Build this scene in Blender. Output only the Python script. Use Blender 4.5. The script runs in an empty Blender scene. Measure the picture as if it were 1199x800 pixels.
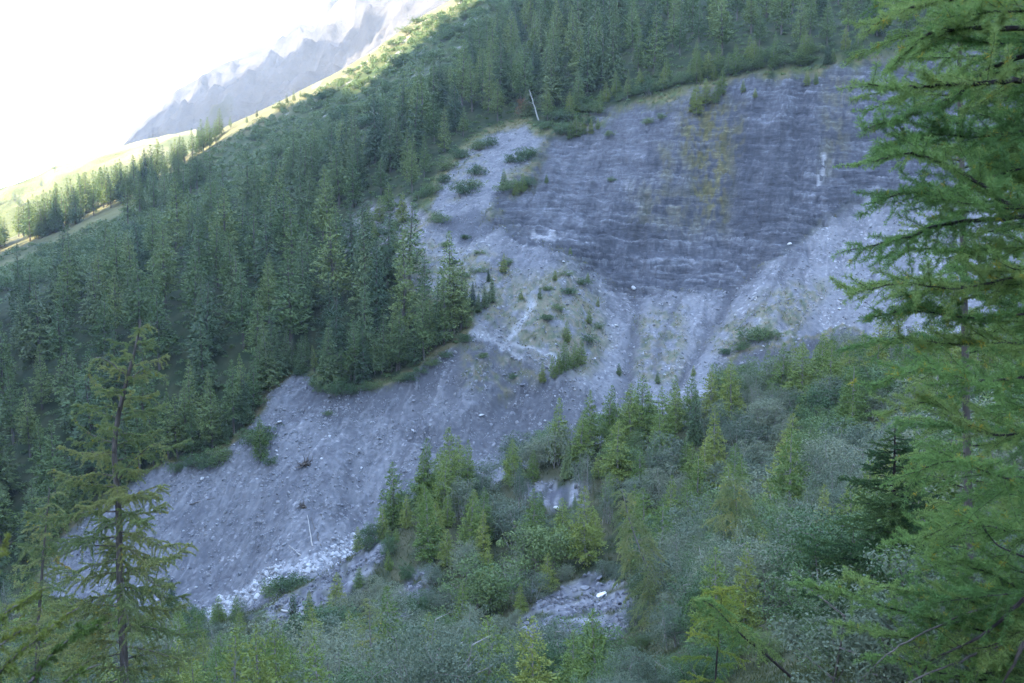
import bpy, math, random
import numpy as np
from mathutils import Vector, Matrix

C = bpy.context.scene
COL = C.collection
RNG = np.random.default_rng(7)
random.seed(7)

# ---------------------------------------------------------------- camera
PITCH = math.atan(100 / 1050)
cam = bpy.data.cameras.new('camera')
cam.sensor_width = 36.0
cam.lens = 36.0 * 1050 / 1199
cam.clip_start = 0.05
cam.clip_end = 20000
cam_o = bpy.data.objects.new('camera', cam)
COL.objects.link(cam_o)
cam_o.location = (0, 0, 0)
cam_o.rotation_euler = (math.pi / 2 - PITCH, 0, 0)
C.camera = cam_o
cam.dof.use_dof = True
cam.dof.focus_distance = 170
cam.dof.aperture_fstop = 5.0

# ---------------------------------------------------------------- light
SUN_DIR = np.array((-0.75, -0.50, 0.43)); SUN_DIR /= np.linalg.norm(SUN_DIR)   # towards the sun
SUN_ELEV = math.asin(SUN_DIR[2])
SUN_AZ = math.atan2(SUN_DIR[0], SUN_DIR[1])       # clockwise from +Y
world = bpy.data.worlds.new('World')
C.world = world
world.use_nodes = True
nt = world.node_tree
nt.nodes.clear()
sky = nt.nodes.new('ShaderNodeTexSky')
sky.sky_type = 'NISHITA'
sky.sun_disc = False
sky.sun_elevation = SUN_ELEV
sky.sun_rotation = SUN_AZ
sky.altitude = 1800
sky.air_density = 1.0
sky.dust_density = 1.4
sky.ozone_density = 1.0
bgn = nt.nodes.new('ShaderNodeBackground')
bgn.inputs['Strength'].default_value = 0.15
wout = nt.nodes.new('ShaderNodeOutputWorld')
nt.links.new(sky.outputs[0], bgn.inputs[0])
nt.links.new(bgn.outputs[0], wout.inputs[0])

sun = bpy.data.lights.new('sun', 'SUN')
sun.energy = 2.6
sun.angle = math.radians(0.5)
sun.color = (1.0, 0.90, 0.64)
sun_o = bpy.data.objects.new('sun', sun)
COL.objects.link(sun_o)
sun_o.location = (-200, -100, 300)
sun_o.rotation_euler = Vector(SUN_DIR).to_track_quat('Z', 'Y').to_euler()

C.view_settings.view_transform = 'Standard'
C.view_settings.look = 'None'
C.view_settings.gamma = 1.0
C.view_settings.use_curve_mapping = False
C.view_settings.exposure = 4.0
C.render.engine = 'CYCLES'
C.cycles.max_bounces = 5
C.cycles.diffuse_bounces = 2
C.cycles.glossy_bounces = 1
C.cycles.transmission_bounces = 2
C.cycles.volume_bounces = 0
C.cycles.use_light_tree = False
C.cycles.transparent_max_bounces = 4
C.cycles.use_denoising = True
C.cycles.denoiser = 'OPENIMAGEDENOISE'
C.cycles.denoising_input_passes = 'RGB_ALBEDO_NORMAL'
C.cycles.denoising_prefilter = 'ACCURATE'
C.cycles.use_adaptive_sampling = False
C.cycles.caustics_reflective = False
C.cycles.caustics_refractive = False

# ---------------------------------------------------------------- helpers
SP, CP = math.sin(PITCH), math.cos(PITCH)

def ray(px, py):
    """direction of a photo pixel (1199 x 800), scaled so that its forward (Y) part is 1"""
    u = (np.asarray(px, float) - 599.5) / 1050
    v = (400 - np.asarray(py, float)) / 1050
    y = CP + v * SP
    return u / y, (v * CP - SP) / y

def at(px, py, Y):
    a, b = ray(px, py)
    return np.array((a * Y, Y, b * Y))

def project(x, y, z):
    f = y * CP - z * SP
    up = y * SP + z * CP
    f = np.where(f < 0.01, 0.01, f)
    return 599.5 + 1050 * x / f, 400 - 1050 * up / f

_perm = np.random.default_rng(3).permutation(256)
_perm = np.concatenate([_perm, _perm, _perm])
_ga = np.linspace(0, 2 * np.pi, 256, endpoint=False)
_gx, _gy = np.cos(_ga), np.sin(_ga)

def perlin(x, y, seed=0):
    x = np.asarray(x, float) + seed * 17.31; y = np.asarray(y, float) + seed * 9.73
    xi = np.floor(x).astype(np.int64); yi = np.floor(y).astype(np.int64)
    xf = x - xi; yf = y - yi
    xi &= 255; yi &= 255
    u = xf * xf * xf * (xf * (xf * 6 - 15) + 10); v = yf * yf * yf * (yf * (yf * 6 - 15) + 10)
    def g(ix, iy, fx, fy):
        h = _perm[_perm[ix & 255] + (iy & 255)]
        return _gx[h] * fx + _gy[h] * fy
    n00 = g(xi, yi, xf, yf); n10 = g(xi + 1, yi, xf - 1, yf)
    n01 = g(xi, yi + 1, xf, yf - 1); n11 = g(xi + 1, yi + 1, xf - 1, yf - 1)
    a = n00 + u * (n10 - n00); b = n01 + u * (n11 - n01)
    return (a + v * (b - a)) * 1.4

def fbm(x, y, oct=4, seed=0, gain=0.5):
    s = 0; a = 1; t = 0
    for i in range(oct):
        s = s + a * perlin(x * 2 ** i, y * 2 ** i, seed + i * 5); t += a; a *= gain
    return s / t

def ridged(x, y, oct=3, seed=0):
    s = 0; a = 1; t = 0
    for i in range(oct):
        s = s + a * (1 - np.abs(perlin(x * 2 ** i, y * 2 ** i, seed + i * 3)) * 2); t += a; a *= 0.5
    return s / t

def sstep(a, b, x):
    t = np.clip((x - a) / (b - a), 0, 1)
    return t * t * (3 - 2 * t)

def poly_sd(px, py, poly):
    """signed distance in pixels, positive inside"""
    P = np.asarray(poly, float)
    d2 = np.full(np.shape(px), 1e12); ins = np.zeros(np.shape(px), bool)
    n = len(P)
    for i in range(n):
        ax, ay = P[i]; bx, by = P[(i + 1) % n]
        ex, ey = bx - ax, by - ay
        t = np.clip(((px - ax) * ex + (py - ay) * ey) / (ex * ex + ey * ey + 1e-9), 0, 1)
        d2 = np.minimum(d2, (px - ax - t * ex) ** 2 + (py - ay - t * ey) ** 2)
        if ay != by:
            c = ((ay > py) != (by > py)) & (px < ex * (py - ay) / (by - ay) + ax)
            ins ^= c
    return np.where(ins, 1, -1) * np.sqrt(d2)

def line_d(px, py, pts):
    P = np.asarray(pts, float)
    d2 = np.full(np.shape(px), 1e12)
    for i in range(len(P) - 1):
        ax, ay = P[i]; bx, by = P[i + 1]
        ex, ey = bx - ax, by - ay
        t = np.clip(((px - ax) * ex + (py - ay) * ey) / (ex * ex + ey * ey + 1e-9), 0, 1)
        d2 = np.minimum(d2, (px - ax - t * ex) ** 2 + (py - ay - t * ey) ** 2)
    return np.sqrt(d2)

def mesh_np(name, verts, faces, mats=(), mat_idx=None, smooth=False):
    """faces: array (n,3) or (n,4), or a list of such arrays"""
    if not isinstance(faces, (list, tuple)): faces = [faces]
    faces = [np.asarray(f, np.int32) for f in faces if len(f)]
    me = bpy.data.meshes.new(name)
    verts = np.ascontiguousarray(verts, np.float32)
    me.vertices.add(len(verts)); me.vertices.foreach_set('co', verts.ravel())
    loops = np.concatenate([f.ravel() for f in faces])
    tot = np.concatenate([np.full(len(f), f.shape[1], np.int32) for f in faces])
    start = np.concatenate([[0], np.cumsum(tot)[:-1]]).astype(np.int32)
    me.loops.add(len(loops)); me.loops.foreach_set('vertex_index', loops)
    me.polygons.add(len(tot)); me.polygons.foreach_set('loop_start', start); me.polygons.foreach_set('loop_total', tot)
    for m in mats: me.materials.append(m)
    if mat_idx is not None: me.polygons.foreach_set('material_index', np.ascontiguousarray(mat_idx, np.int32))
    me.polygons.foreach_set('use_smooth', np.full(len(tot), bool(smooth)))
    me.update(calc_edges=True)
    return me

def link(name, me, parent=None):
    o = bpy.data.objects.new(name, me); COL.objects.link(o)
    if parent is not None: o.parent = parent
    return o

def empty(name, loc=(0, 0, 0), rz=0.0):
    o = bpy.data.objects.new(name, None); COL.objects.link(o)
    o.empty_display_size = 0.3
    o.location = tuple(float(v) for v in loc); o.rotation_euler = (0, 0, rz)
    return o

def tag(o, label=None, cat=None, group=None, kind=None):
    if label: o['label'] = label
    if cat: o['category'] = cat
    if group: o['group'] = group
    if kind: o['kind'] = kind
    return o

def copy_thing(src, loc, rz=0.0, scale=1.0, tilt=(0.0, 0.0)):
    r = src.copy(); COL.objects.link(r)
    r.location = tuple(float(v) for v in loc); r.rotation_euler = (tilt[0], tilt[1], rz)
    r.scale = (scale, scale, scale) if np.isscalar(scale) else scale
    for ch in list(src.children):
        c = ch.copy(); COL.objects.link(c); c.parent = r
        for g in list(ch.children):
            d = g.copy(); COL.objects.link(d); d.parent = c
    return r

# ---------------------------------------------------------------- materials
def new_mat(name):
    m = bpy.data.materials.new(name); m.use_nodes = True
    t = m.node_tree; t.nodes.clear()
    out = t.nodes.new('ShaderNodeOutputMaterial')
    return m, t, out

def N(t, kind, **kw):
    n = t.nodes.new(kind)
    for k, v in kw.items(): setattr(n, k, v)
    return n

def ramp(t, fac, stops):
    r = N(t, 'ShaderNodeValToRGB')
    el = r.color_ramp.elements
    while len(el) < len(stops): el.new(0.5)
    for e, (p, c) in zip(el, stops):
        e.position = p; e.color = (*c, 1) if len(c) == 3 else c
    t.links.new(fac, r.inputs[0])
    return r.outputs[0]

def leaf_mat(name, c0, c1, c2, trans=0.3, scale=1.5, rough=0.6, yellow=None):
    """foliage: leaf colour varies from tree to tree and over patches within one crown"""
    m, t, out = new_mat(name)
    info = N(t, 'ShaderNodeObjectInfo')
    tc = N(t, 'ShaderNodeTexCoord')
    no = N(t, 'ShaderNodeTexNoise'); no.inputs['Scale'].default_value = scale; no.inputs['Detail'].default_value = 3
    t.links.new(tc.outputs['Object'], no.inputs['Vector'])
    mx = N(t, 'ShaderNodeMath', operation='MULTIPLY_ADD')
    t.links.new(info.outputs['Random'], mx.inputs[0]); mx.inputs[1].default_value = 1.0
    sb = N(t, 'ShaderNodeMath', operation='MULTIPLY_ADD')
    t.links.new(no.outputs[0], sb.inputs[0]); sb.inputs[1].default_value = 0.9; sb.inputs[2].default_value = -0.46
    t.links.new(sb.outputs[0], mx.inputs[2])
    stops = [(0.08, c0), (0.5, c1), (0.92, c2)]
    if yellow: stops.append((1.0, yellow))
    col = ramp(t, mx.outputs[0], stops)
    d = N(t, 'ShaderNodeBsdfPrincipled')
    d.inputs['Roughness'].default_value = rough
    d.inputs['Specular IOR Level'].default_value = 0.25
    t.links.new(col, d.inputs['Base Color'])
    tr = N(t, 'ShaderNodeBsdfTranslucent')
    t.links.new(col, tr.inputs[0])
    ms = N(t, 'ShaderNodeMixShader'); ms.inputs[0].default_value = trans
    t.links.new(d.outputs[0], ms.inputs[1]); t.links.new(tr.outputs[0], ms.inputs[2])
    t.links.new(ms.outputs[0], out.inputs[0])
    return m

def bark_mat(name, c0, c1, scale=6.0):
    m, t, out = new_mat(name)
    tc = N(t, 'ShaderNodeTexCoord')
    mp = N(t, 'ShaderNodeMapping'); mp.inputs['Scale'].default_value = (scale, scale, scale * 0.3)
    t.links.new(tc.outputs['Object'], mp.inputs[0])
    no = N(t, 'ShaderNodeTexNoise'); no.inputs['Scale'].default_value = 2.0; no.inputs['Detail'].default_value = 5
    t.links.new(mp.outputs[0], no.inputs['Vector'])
    col = ramp(t, no.outputs[0], [(0.3, c0), (0.7, c1)])
    d = N(t, 'ShaderNodeBsdfPrincipled'); d.inputs['Roughness'].default_value = 0.9
    d.inputs['Specular IOR Level'].default_value = 0.2
    t.links.new(col, d.inputs['Base Color'])
    b = N(t, 'ShaderNodeBump'); b.inputs['Strength'].default_value = 0.7; b.inputs['Distance'].default_value = 0.03
    t.links.new(no.outputs[0], b.inputs['Height']); t.links.new(b.outputs[0], d.inputs['Normal'])
    t.links.new(d.outputs[0], out.inputs[0])
    return m

def rock_mat(name, c0, c1, scale=2.0):
    m, t, out = new_mat(name)
    tc = N(t, 'ShaderNodeTexCoord'); info = N(t, 'ShaderNodeObjectInfo')
    no = N(t, 'ShaderNodeTexNoise'); no.inputs['Scale'].default_value = scale; no.inputs['Detail'].default_value = 6
    no.inputs['Roughness'].default_value = 0.65
    t.links.new(tc.outputs['Object'], no.inputs['Vector'])
    col = ramp(t, no.outputs[0], [(0.3, c0), (0.68, c1)])
    d = N(t, 'ShaderNodeBsdfPrincipled'); d.inputs['Roughness'].default_value = 0.85
    d.inputs['Specular IOR Level'].default_value = 0.3
    t.links.new(col, d.inputs['Base Color'])
    b = N(t, 'ShaderNodeBump'); b.inputs['Strength'].default_value = 0.6; b.inputs['Distance'].default_value = 0.06
    t.links.new(no.outputs[0], b.inputs['Height']); t.links.new(b.outputs[0], d.inputs['Normal'])
    t.links.new(d.outputs[0], out.inputs[0])
    return m
# ---------------------------------------------------------------- terrain: one height field
# control points (photo pixel, forward distance in metres), then a smooth radial-basis surface through them
CTRL = [
 # crest of the far slope and what lies below it
 (-250,350,470),(-100,310,500),(0,284,520),(100,243,545),(200,197,560),(255,155,560),(350,108,560),(420,70,550),(490,22,540),
 (580,-30,540),(700,-110,560),(900,-220,560),(1200,-300,560),
 (250,205,440),(100,275,430),(0,315,420),(380,130,450),(440,110,430),
 (500,100,370),(600,60,390),(700,60,345),(700,0,400),(600,0,450),(850,10,345),(1000,0,330),(1199,0,330),(1500,0,330),
 # forested slope
 (-200,420,280),(0,350,290),(100,320,300),(200,285,315),(300,255,315),(400,205,318),(450,240,272),(400,310,245),(300,345,240),
 (350,430,205),(250,400,218),(100,410,232),(0,430,240),(0,620,185),(100,565,190),(200,545,187),(-200,600,200),
 # gully and rock wall
 (560,195,275),(620,158,290),(700,138,288),(500,245,255),(560,255,242),(800,110,278),(900,90,272),(1000,82,268),(1199,90,268),
 (700,225,258),(850,225,248),(950,170,252),(1010,240,237),(640,290,228),(720,342,222),(850,345,220),(950,275,230),
 # talus below the wall
 (900,350,210),(850,400,203),(1000,320,216),(1000,400,200),(750,400,206),(720,455,193),(600,350,210),(650,310,219),(550,290,232),(500,340,214),
 (480,400,198),(560,395,195),(640,440,188),(690,465,186),(1199,400,196),(1199,250,232),(1450,350,200),
 # lower scree face
 (330,445,200),(400,462,190),(480,432,191),(210,600,171),(215,690,156),(300,600,165),(400,560,168),(500,500,177),(450,615,161),(600,490,180),
 # creek
 (-150,742,140),(100,735,146),(270,708,150),(430,640,159),(700,530,171),(1000,490,184),(1250,470,195),
]
CTRL_XYZ = [tuple(at(*p)) for p in CTRL]
SPUR = [
 (1250,410,125),(1000,430,125),(870,470,125),(750,505,125),(680,525,124),(600,557,122),(500,592,118),(420,643,112),(340,692,106),(280,724,104),
 (700,690,78),(600,640,98),(500,680,88),(400,745,86),(300,790,84),(900,600,80),(1000,600,60),(850,700,45),(1000,720,25),
 (900,795,20),(700,795,50),(550,795,62),(1100,800,9),(800,620,90),(640,740,66),
 (150,790,66),(60,700,100),(-100,760,80),(180,745,95),(1250,560,60),(1350,520,40),(1199,640,24),
]
CTRL_XYZ += [tuple(at(*p)) for p in SPUR]
for (px, Y, z) in [(700,142,-34),(870,146,-29.5),(1000,150,-26.5),(1250,155,-25),(560,138,-40.5),(480,132,-43.5),(420,130,-47),(340,126,-51.5),(260,125,-54.5),(150,120,-50)]:
    a, _ = ray(px, 500); CTRL_XYZ.append((a * Y, Y, z))
CTRL_XYZ += [(0,0,-1.75),(2,0,-1.4),(-2,0,-2.6),(1.5,4,-2.6),(-1.7,4,-4.2),(-11,26,-15.5),(0,12,-7.5),(-6,10,-8.5),(4,8,-4.0),(0,30,-16.5),(5,5,-2.0),(12,10,-2.5),
             (0,-10,3),(-15,-10,-2),(15,-10,8),(0,-40,22),(-60,-40,10),(60,-40,40),(30,20,-1.5),(60,60,0),(-30,30,-22),(-60,60,-42),
             (0,-200,110),(-250,-100,60),(250,-100,150),(250,100,70),(-250,100,-58),(-350,250,-62),(-600,400,-80),(-600,150,-70),(350,250,60),(500,400,230),
             (-700,700,-60),(-450,720,-20),(-200,720,55),(0,720,120),(200,720,190),(500,720,300),(-600,1100,-120),(0,1100,40),(500,1100,200)]
CTRL_XYZ = np.array(CTRL_XYZ)

def _warp(x, y):
    """distance grows with range, so near points stay independent of far ones"""
    r = np.hypot(x, y) + 6.0
    th = np.arctan2(x, y)
    return th * 2.2, np.log(r)

_cx, _cy = _warp(CTRL_XYZ[:, 0], CTRL_XYZ[:, 1])
_r = np.hypot(CTRL_XYZ[:, 0], CTRL_XYZ[:, 1]) + 6.0
_val = CTRL_XYZ[:, 2] / _r                    # slope angle seen from the camera: smooth at every range
_EPS = 0.06
def _phi(d): return np.sqrt(d * d + _EPS * _EPS)
_n = len(_cx)
_A = np.zeros((_n + 3, _n + 3))
_A[:_n, :_n] = _phi(np.hypot(_cx[:, None] - _cx[None], _cy[:, None] - _cy[None])) + np.eye(_n) * -0.002
_A[:_n, _n] = 1; _A[:_n, _n + 1] = _cx; _A[:_n, _n + 2] = _cy
_A[_n:, :_n] = _A[:_n, _n:].T
_w = np.linalg.solve(_A, np.concatenate([_val, [0, 0, 0]]))

def height0(x, y):
    sh = np.shape(x); x = np.ravel(x); y = np.ravel(y)
    out = np.empty(len(x))
    for s in range(0, len(x), 40000):
        e = slice(s, s + 40000)
        qx, qy = _warp(x[e], y[e])
        v = _phi(np.hypot(qx[:, None] - _cx[None], qy[:, None] - _cy[None])) @ _w[:_n] + _w[_n] + _w[_n + 1] * qx + _w[_n + 2] * qy
        out[e] = v * (np.hypot(x[e], y[e]) + 6.0)
    return out.reshape(sh)

R_LOWER = [(196,548),(240,541),(288,516),(318,462),(345,440),(366,445),(386,466),(412,464),(450,456),(500,431),(540,405),(560,384),(600,398),(650,428),(690,455),(730,470),(720,560),(470,650),(300,740),(196,745),(60,745),(42,690),(66,640),(110,600),(150,568)]
R_TALUS = [(462,300),(485,272),(520,255),(560,260),(600,270),(640,285),(720,338),(850,340),(950,272),(1010,232),(1250,190),(1250,480),(700,540),(640,440),(600,402),(552,388),(560,352),(520,350),(492,345),(478,325)]
R_WALL = [(575,262),(585,230),(612,196),(650,160),(720,133),(800,110),(870,97),(960,78),(1250,55),(1250,210),(1010,238),(950,275),(850,348),(720,347),(640,290),(610,275)]
R_GULLY = [(500,245),(522,205),(545,180),(575,158),(612,147),(640,163),(606,205),(580,240),(556,264),(520,262)]
R_OUTCROP = [(396,318),(405,268),(428,236),(475,236),(508,258),(486,276),(462,302),(478,338),(452,310),(415,306)]
R_ROCKY1 = [(600,735),(642,694),(700,672),(734,684),(742,730),(715,752),(640,762)]
R_ROCKY2 = [(604,570),(640,562),(688,560),(686,588),(652,596),(612,582)]
R_ROCKY3 = [(290,726),(345,694),(425,645),(452,628),(446,655),(420,690),(385,712),(330,735)]
R_ROCKY4 = [(450,706),(490,664),(512,668),(498,700),(470,725)]
R_ROCKY5 = [(512,560),(545,556),(538,600),(512,592)]

def build_terrain():
    th = np.concatenate([np.radians(np.linspace(-180, -36, 60))[:-1], np.radians(np.linspace(-36, 36, 940)), np.radians(np.linspace(36, 180, 60))[1:-1]])
    r = np.concatenate([np.exp(np.linspace(np.log(0.7), np.log(120), 300))[:-1], np.exp(np.linspace(np.log(120), np.log(330), 560))[:-1],
                        np.exp(np.linspace(np.log(330), np.log(700), 170))[:-1], np.exp(np.linspace(np.log(700), np.log(1300), 20))])
    TH, R = np.meshgrid(th, r)
    X = R * np.sin(TH); Y = R * np.cos(TH)
    # base height on a coarser polar lattice, then bicubic-free linear upsampling is not needed: evaluate directly
    # the smooth base surface, on every 4th lattice line, then Catmull-Rom in between
    def up(F, n):
        k = np.minimum(np.arange(n) // 4, F.shape[0] - 2); t_ = ((np.arange(n) - 4 * k) / 4.0)[:, None]
        g = lambda o: F[np.clip(k + o, 0, F.shape[0] - 1)]
        a, b, c_, d_ = g(-1), g(0), g(1), g(2)
        return b + .5 * t_ * (c_ - a + t_ * (2 * a - 5 * b + 4 * c_ - d_ + t_ * (3 * (b - c_) + d_ - a)))
    ri = np.arange(0, len(r) + 4, 4); ti = np.arange(0, len(th) + 4, 4)
    rr = np.interp(ri, np.arange(len(r)), r); rr[ri > len(r) - 1] = r[-1] * (r[-1] / r[-2]) ** (ri[ri > len(r) - 1] - len(r) + 1)
    tt = np.interp(ti, np.arange(len(th)), th); tt[ti > len(th) - 1] = th[-1] + (th[-1] - th[-2]) * (ti[ti > len(th) - 1] - len(th) + 1)
    T4, R4 = np.meshgrid(tt, rr)
    Z4 = height0(R4 * np.sin(T4), R4 * np.cos(T4))
    Z = up(up(Z4, len(r)).T, len(th)).T
    px, py = project(X, Y, Z)
    front = Y > 0.5
    px = np.where(front, px, -5000); py = np.where(front, py, -5000)
    far = Y > 136 + 12 * sstep(200, 700, px) + 8 * sstep(800, 1000, px)
    wx = 7 * fbm(X / 9, Y / 9, 3, 1) + 4 * fbm(X / 2.5, Y / 2.5, 2, 2)
    wy = 7 * fbm(X / 9, Y / 9, 3, 3) + 4 * fbm(X / 2.5, Y / 2.5, 2, 4)
    qx, qy = px + wx, py + wy
    def M(poly, soft=5, cond=far): return sstep(-soft, soft, poly_sd(qx, qy, poly)) * cond
    lower, talus, wall, gully = M(R_LOWER), M(R_TALUS, 6), M(R_WALL, 9), M(R_GULLY, 6)
    near = ~far & front
    rocky = np.maximum.reduce([M(p, 6, near) for p in (R_ROCKY1, R_ROCKY2, R_ROCKY3, R_ROCKY4, R_ROCKY5)])
    outcrop = M(R_OUTCROP, 8) * sstep(-.2, .15, fbm(X / 3, Y / 3, 3, 43) + .06)
    rocky = rocky * sstep(-0.25, 0.15, fbm(X / 2.2, Y / 2.2, 3, 41) + 0.12)
    wall = sstep(-11, 11, poly_sd(px + 2.2 * wx + 10 * fbm(X / 18, Y / 18, 2, 6) + 9 * fbm(X / 4, Y / 4, 3, 8), py + 2.2 * wy + 14 * fbm(X / 14, Y / 14, 2, 7), R_WALL)) * far
    bare = np.maximum.reduce([lower, talus, wall, gully])
    fringe = np.zeros_like(X)
    for p in (R_LOWER, R_TALUS, R_WALL, R_GULLY):
        fringe = np.maximum(fringe, sstep(-15, -2, poly_sd(qx, qy, p)) * far)
    fringe = fringe * (1 - bare)

    # -- relief
    n_big = fbm(X / 26, Y / 26, 4, 10)
    n_mid = fbm(X / 6, Y / 6, 4, 11)
    n_sm = fbm(X / 1.4, Y / 1.4, 3, 12)
    amp = sstep(25, 90, R)
    Z = Z + amp * (1.1 * n_big + 0.35 * n_mid) * (1 - 0.5 * bare) * np.where(far, 1, 0.55)
    Z = Z + (0.06 + 0.10 * sstep(10, 60, R)) * n_sm
    # the rock wall: ribs down the fall line and ledges along the strata
    fall = X * 0.93 - Y * 0.36 + 3 * n_big
    ribs = ridged(fall / 9.0, (X * 0.36 + Y * 0.93) / 70, 3, 20)
    Z = Z + wall * (1.9 * (ribs - 0.5) + 0.45 * ridged(fall / 2.6, Y / 26, 2, 21) - 0.45)
    strat = Z + 0.10 * X + 1.3 * n_mid + 2.2 * n_big
    f1_ = fbm(X / 4, Y / 4, 3, 28)
    led = fbm(strat / 1.5, X / 30, 3, 22)
    led2 = fbm(strat / 0.62, X / 20 + f1_ * .6, 3, 23)
    Z = Z + wall * (1.1 * np.tanh(3 * led) + 0.5 * np.tanh(2.5 * led2) + .35 * fbm(X / 1.1, Y / 1.1, 3, 27))
    # talus and scree: rills running down, lumps of debris
    rill = ridged((X * 0.9 - Y * 0.4 + 2.2 * n_mid) / 4.0, (X * 0.4 + Y * 0.9) / 40, 3, 24)
    Z = Z + np.maximum(talus, lower) * (0.9 * (rill - 0.5) + 0.22 * fbm(X / 0.9, Y / 0.9, 2, 25))
    Z = Z + rocky * (0.5 * ridged(X / 1.6, Y / 3, 3, 26) - 0.2)
    # undercut lip at the top of the scree and the wall
    lip = np.exp(-(poly_sd(qx, qy, R_LOWER) / 5) ** 2) * far * (qy < 560)
    Z = Z + lip * 0.5
    # chutes cut in the talus, the torrent bed at its foot
    def chute(pts, w): return np.exp(-(line_d(qx, qy, pts) / w) ** 2) * far
    ch1 = chute([(742,335),(744,385),(735,430),(730,470)], 7)
    ch2 = chute([(905,285),(868,330),(835,380),(800,445)], 7)
    ch3 = chute([(655,262),(640,290),(630,330)], 6)
    ch4 = chute([(1010,240),(940,300),(900,350)], 6)
    Z = Z - (0.9 * ch1 + 0.9 * ch2 + 0.4 * ch3 + 0.3 * ch4)
    bed = chute([(205,745),(262,712),(300,690),(350,665),(400,645),(450,622)], 10)
    gulch = chute([(624,348),(615,372),(600,392),(588,403)], 4.2)
    trail = np.maximum(chute([(552,391),(572,393),(590,405),(612,418)], 3.2), chute([(588,404),(612,405),(636,416),(655,420)], 2.8))
    bank = M([(470,508),(540,488),(575,470),(625,452),(660,444),(692,462),(720,490),(640,530),(520,540)], 5)
    cut = M([(842,436),(868,414),(925,403),(990,386),(1010,392),(1000,408),(930,428),(880,444)], 4)
    Z = Z - .9 * bank - 1.0 * cut
    Z = Z - 0.35 * gulch - 0.2 * trail

    # -- what the ground is made of
    f1 = fbm(X / 4, Y / 4, 4, 30); f2 = fbm(X / 14, Y / 14, 4, 31); f3 = fbm(X / 1.2, Y / 1.2, 3, 32)
    def c(*v): return np.array(v)[None, None, :]
    def mix(a, b, m): return a + (b - a) * np.clip(m, 0, 1)[..., None]
    floor_ = mix(c(.018,.030,.011), c(.036,.042,.018), sstep(-.25, .35, f1))
    grass = mix(c(.055,.080,.028), c(.120,.118,.045), sstep(-.3, .35, f1))
    dry = mix(c(.120,.108,.048), c(.165,.130,.068), sstep(-.2, .4, f3))
    col = floor_ + 0 * X[..., None]
    alp = sstep(380, 440, Y) * far
    band = alp * sstep(-.12, .12, f2 + 0.10)
    alpine = mix(c(.026,.044,.016), c(.062,.070,.028), sstep(-.2, .4, f1 + .5 * f2))
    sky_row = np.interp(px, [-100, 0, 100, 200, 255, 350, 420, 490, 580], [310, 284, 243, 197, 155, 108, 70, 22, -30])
    alpine = mix(alpine, mix(c(.090,.090,.042), c(.150,.128,.066), sstep(-.3, .3, f1 + f3)), sstep(26, 8, py - sky_row + 8 * f1))  # meadow along the crest, its sunlit tone also put into the colour
    alpine = mix(alpine, c(.125,.120,.050), .9 * np.exp(-(line_d(qx, qy, [(-40, 330), (40, 300), (70, 285), (120, 255), (165, 232)]) / 7) ** 2))
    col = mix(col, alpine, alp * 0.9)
    nearmix = sstep(-.3, .3, f1 + .5 * f3)
    col = np.where(near[..., None], mix(c(.020,.030,.012), c(.055,.054,.028), nearmix), col)
    col = mix(col, mix(grass, dry, sstep(-.15, .3, f2 + .6 * f3)), fringe * sstep(-.35, .1, f1 + .2))
    silt = c(.096,.097,.106); stone = c(.164,.164,.171); slate = c(.074,.077,.088); pale = c(.31,.31,.315)
    sc = mix(silt, stone, sstep(-.35, .45, f2 * .9 + f3 * .55 + f1 * .35))
    # lower face: finer and darker in its upper third
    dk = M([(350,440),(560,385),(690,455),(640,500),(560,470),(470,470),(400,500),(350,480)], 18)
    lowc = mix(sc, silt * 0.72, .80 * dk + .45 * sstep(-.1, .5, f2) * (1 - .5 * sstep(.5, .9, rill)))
    lowc = mix(lowc, stone * 1.12, .5 * sstep(.62, .92, rill) * (f3 > -.15))
    col = mix(col, lowc, lower)
    rl = sstep(.35, .85, rill)
    tal = mix(mix(silt, stone, sstep(-.45, .25, f2 + .5 * f3)), stone * 1.08, .5 * rl)
    col = mix(col, tal, talus)
    col = mix(col, mix(silt * 1.1, stone * .9, sstep(-.3, .3, f3 + f1)), gully)
    w_str = sstep(-.05, .42, led2 * .7 + led * .5 + .25 * f3)
    wl = mix(slate, c(.150,.153,.164), w_str)
    wl = wl * (1 + .38 * np.clip(1.6 * f1 + .8 * f3, -1, 1))[..., None]
    wl = mix(wl, slate * .66, .75 * sstep(-.05, .4, fbm(X / 22, Y / 22 + Z / 12, 4, 33)))
    wl = mix(wl, slate * .62, .6 * M([(860,150),(910,160),(930,200),(905,260),(870,250),(850,200)], 22))
    wl = mix(wl, c(.122,.123,.134), .6 * M([(600,200),(700,135),(800,118),(830,130),(760,190),(690,260),(640,285),(600,270)], 30) * sstep(-.4, .3, f1 + .4))
    for pts, wd, tone in [([(822,118),(818,170),(812,240)], 5, 0), ([(705,142),(672,200),(640,268)], 6, 1), ([(752,132),(720,190),(700,262)], 7, 1), ([(906,100),(898,150),(890,215)], 5, 1), ([(770,128),(758,200),(752,300)], 5, 0),
                          ([(862,112),(856,180),(850,260)], 6, 0), ([(940,95),(936,150),(930,230)], 5, 0), ([(640,185),(622,230),(612,262)], 4, 0), ([(795,240),(780,300),(776,340)], 8, 1), ([(690,250),(712,300),(724,335)], 6, 0), ([(985,90),(978,140),(970,215)], 7, 1)]:
        gl = np.exp(-(line_d(px + 1.6 * wx, py, pts) / wd) ** 2) * sstep(-.45, .2, f1 + f3 * .6)
        wl = mix(wl, slate * .6 if tone == 0 else c(.138,.139,.149), gl * .45)
        Z = Z - wall * gl * (.9 if tone == 0 else .3)
    crack = np.exp(-(led2 / .07) ** 2) * sstep(-.2, .3, f1 + .6 * f3) + .7 * np.exp(-(led / .05) ** 2) * sstep(-.3, .2, f2 + .6 * f3)
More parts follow.
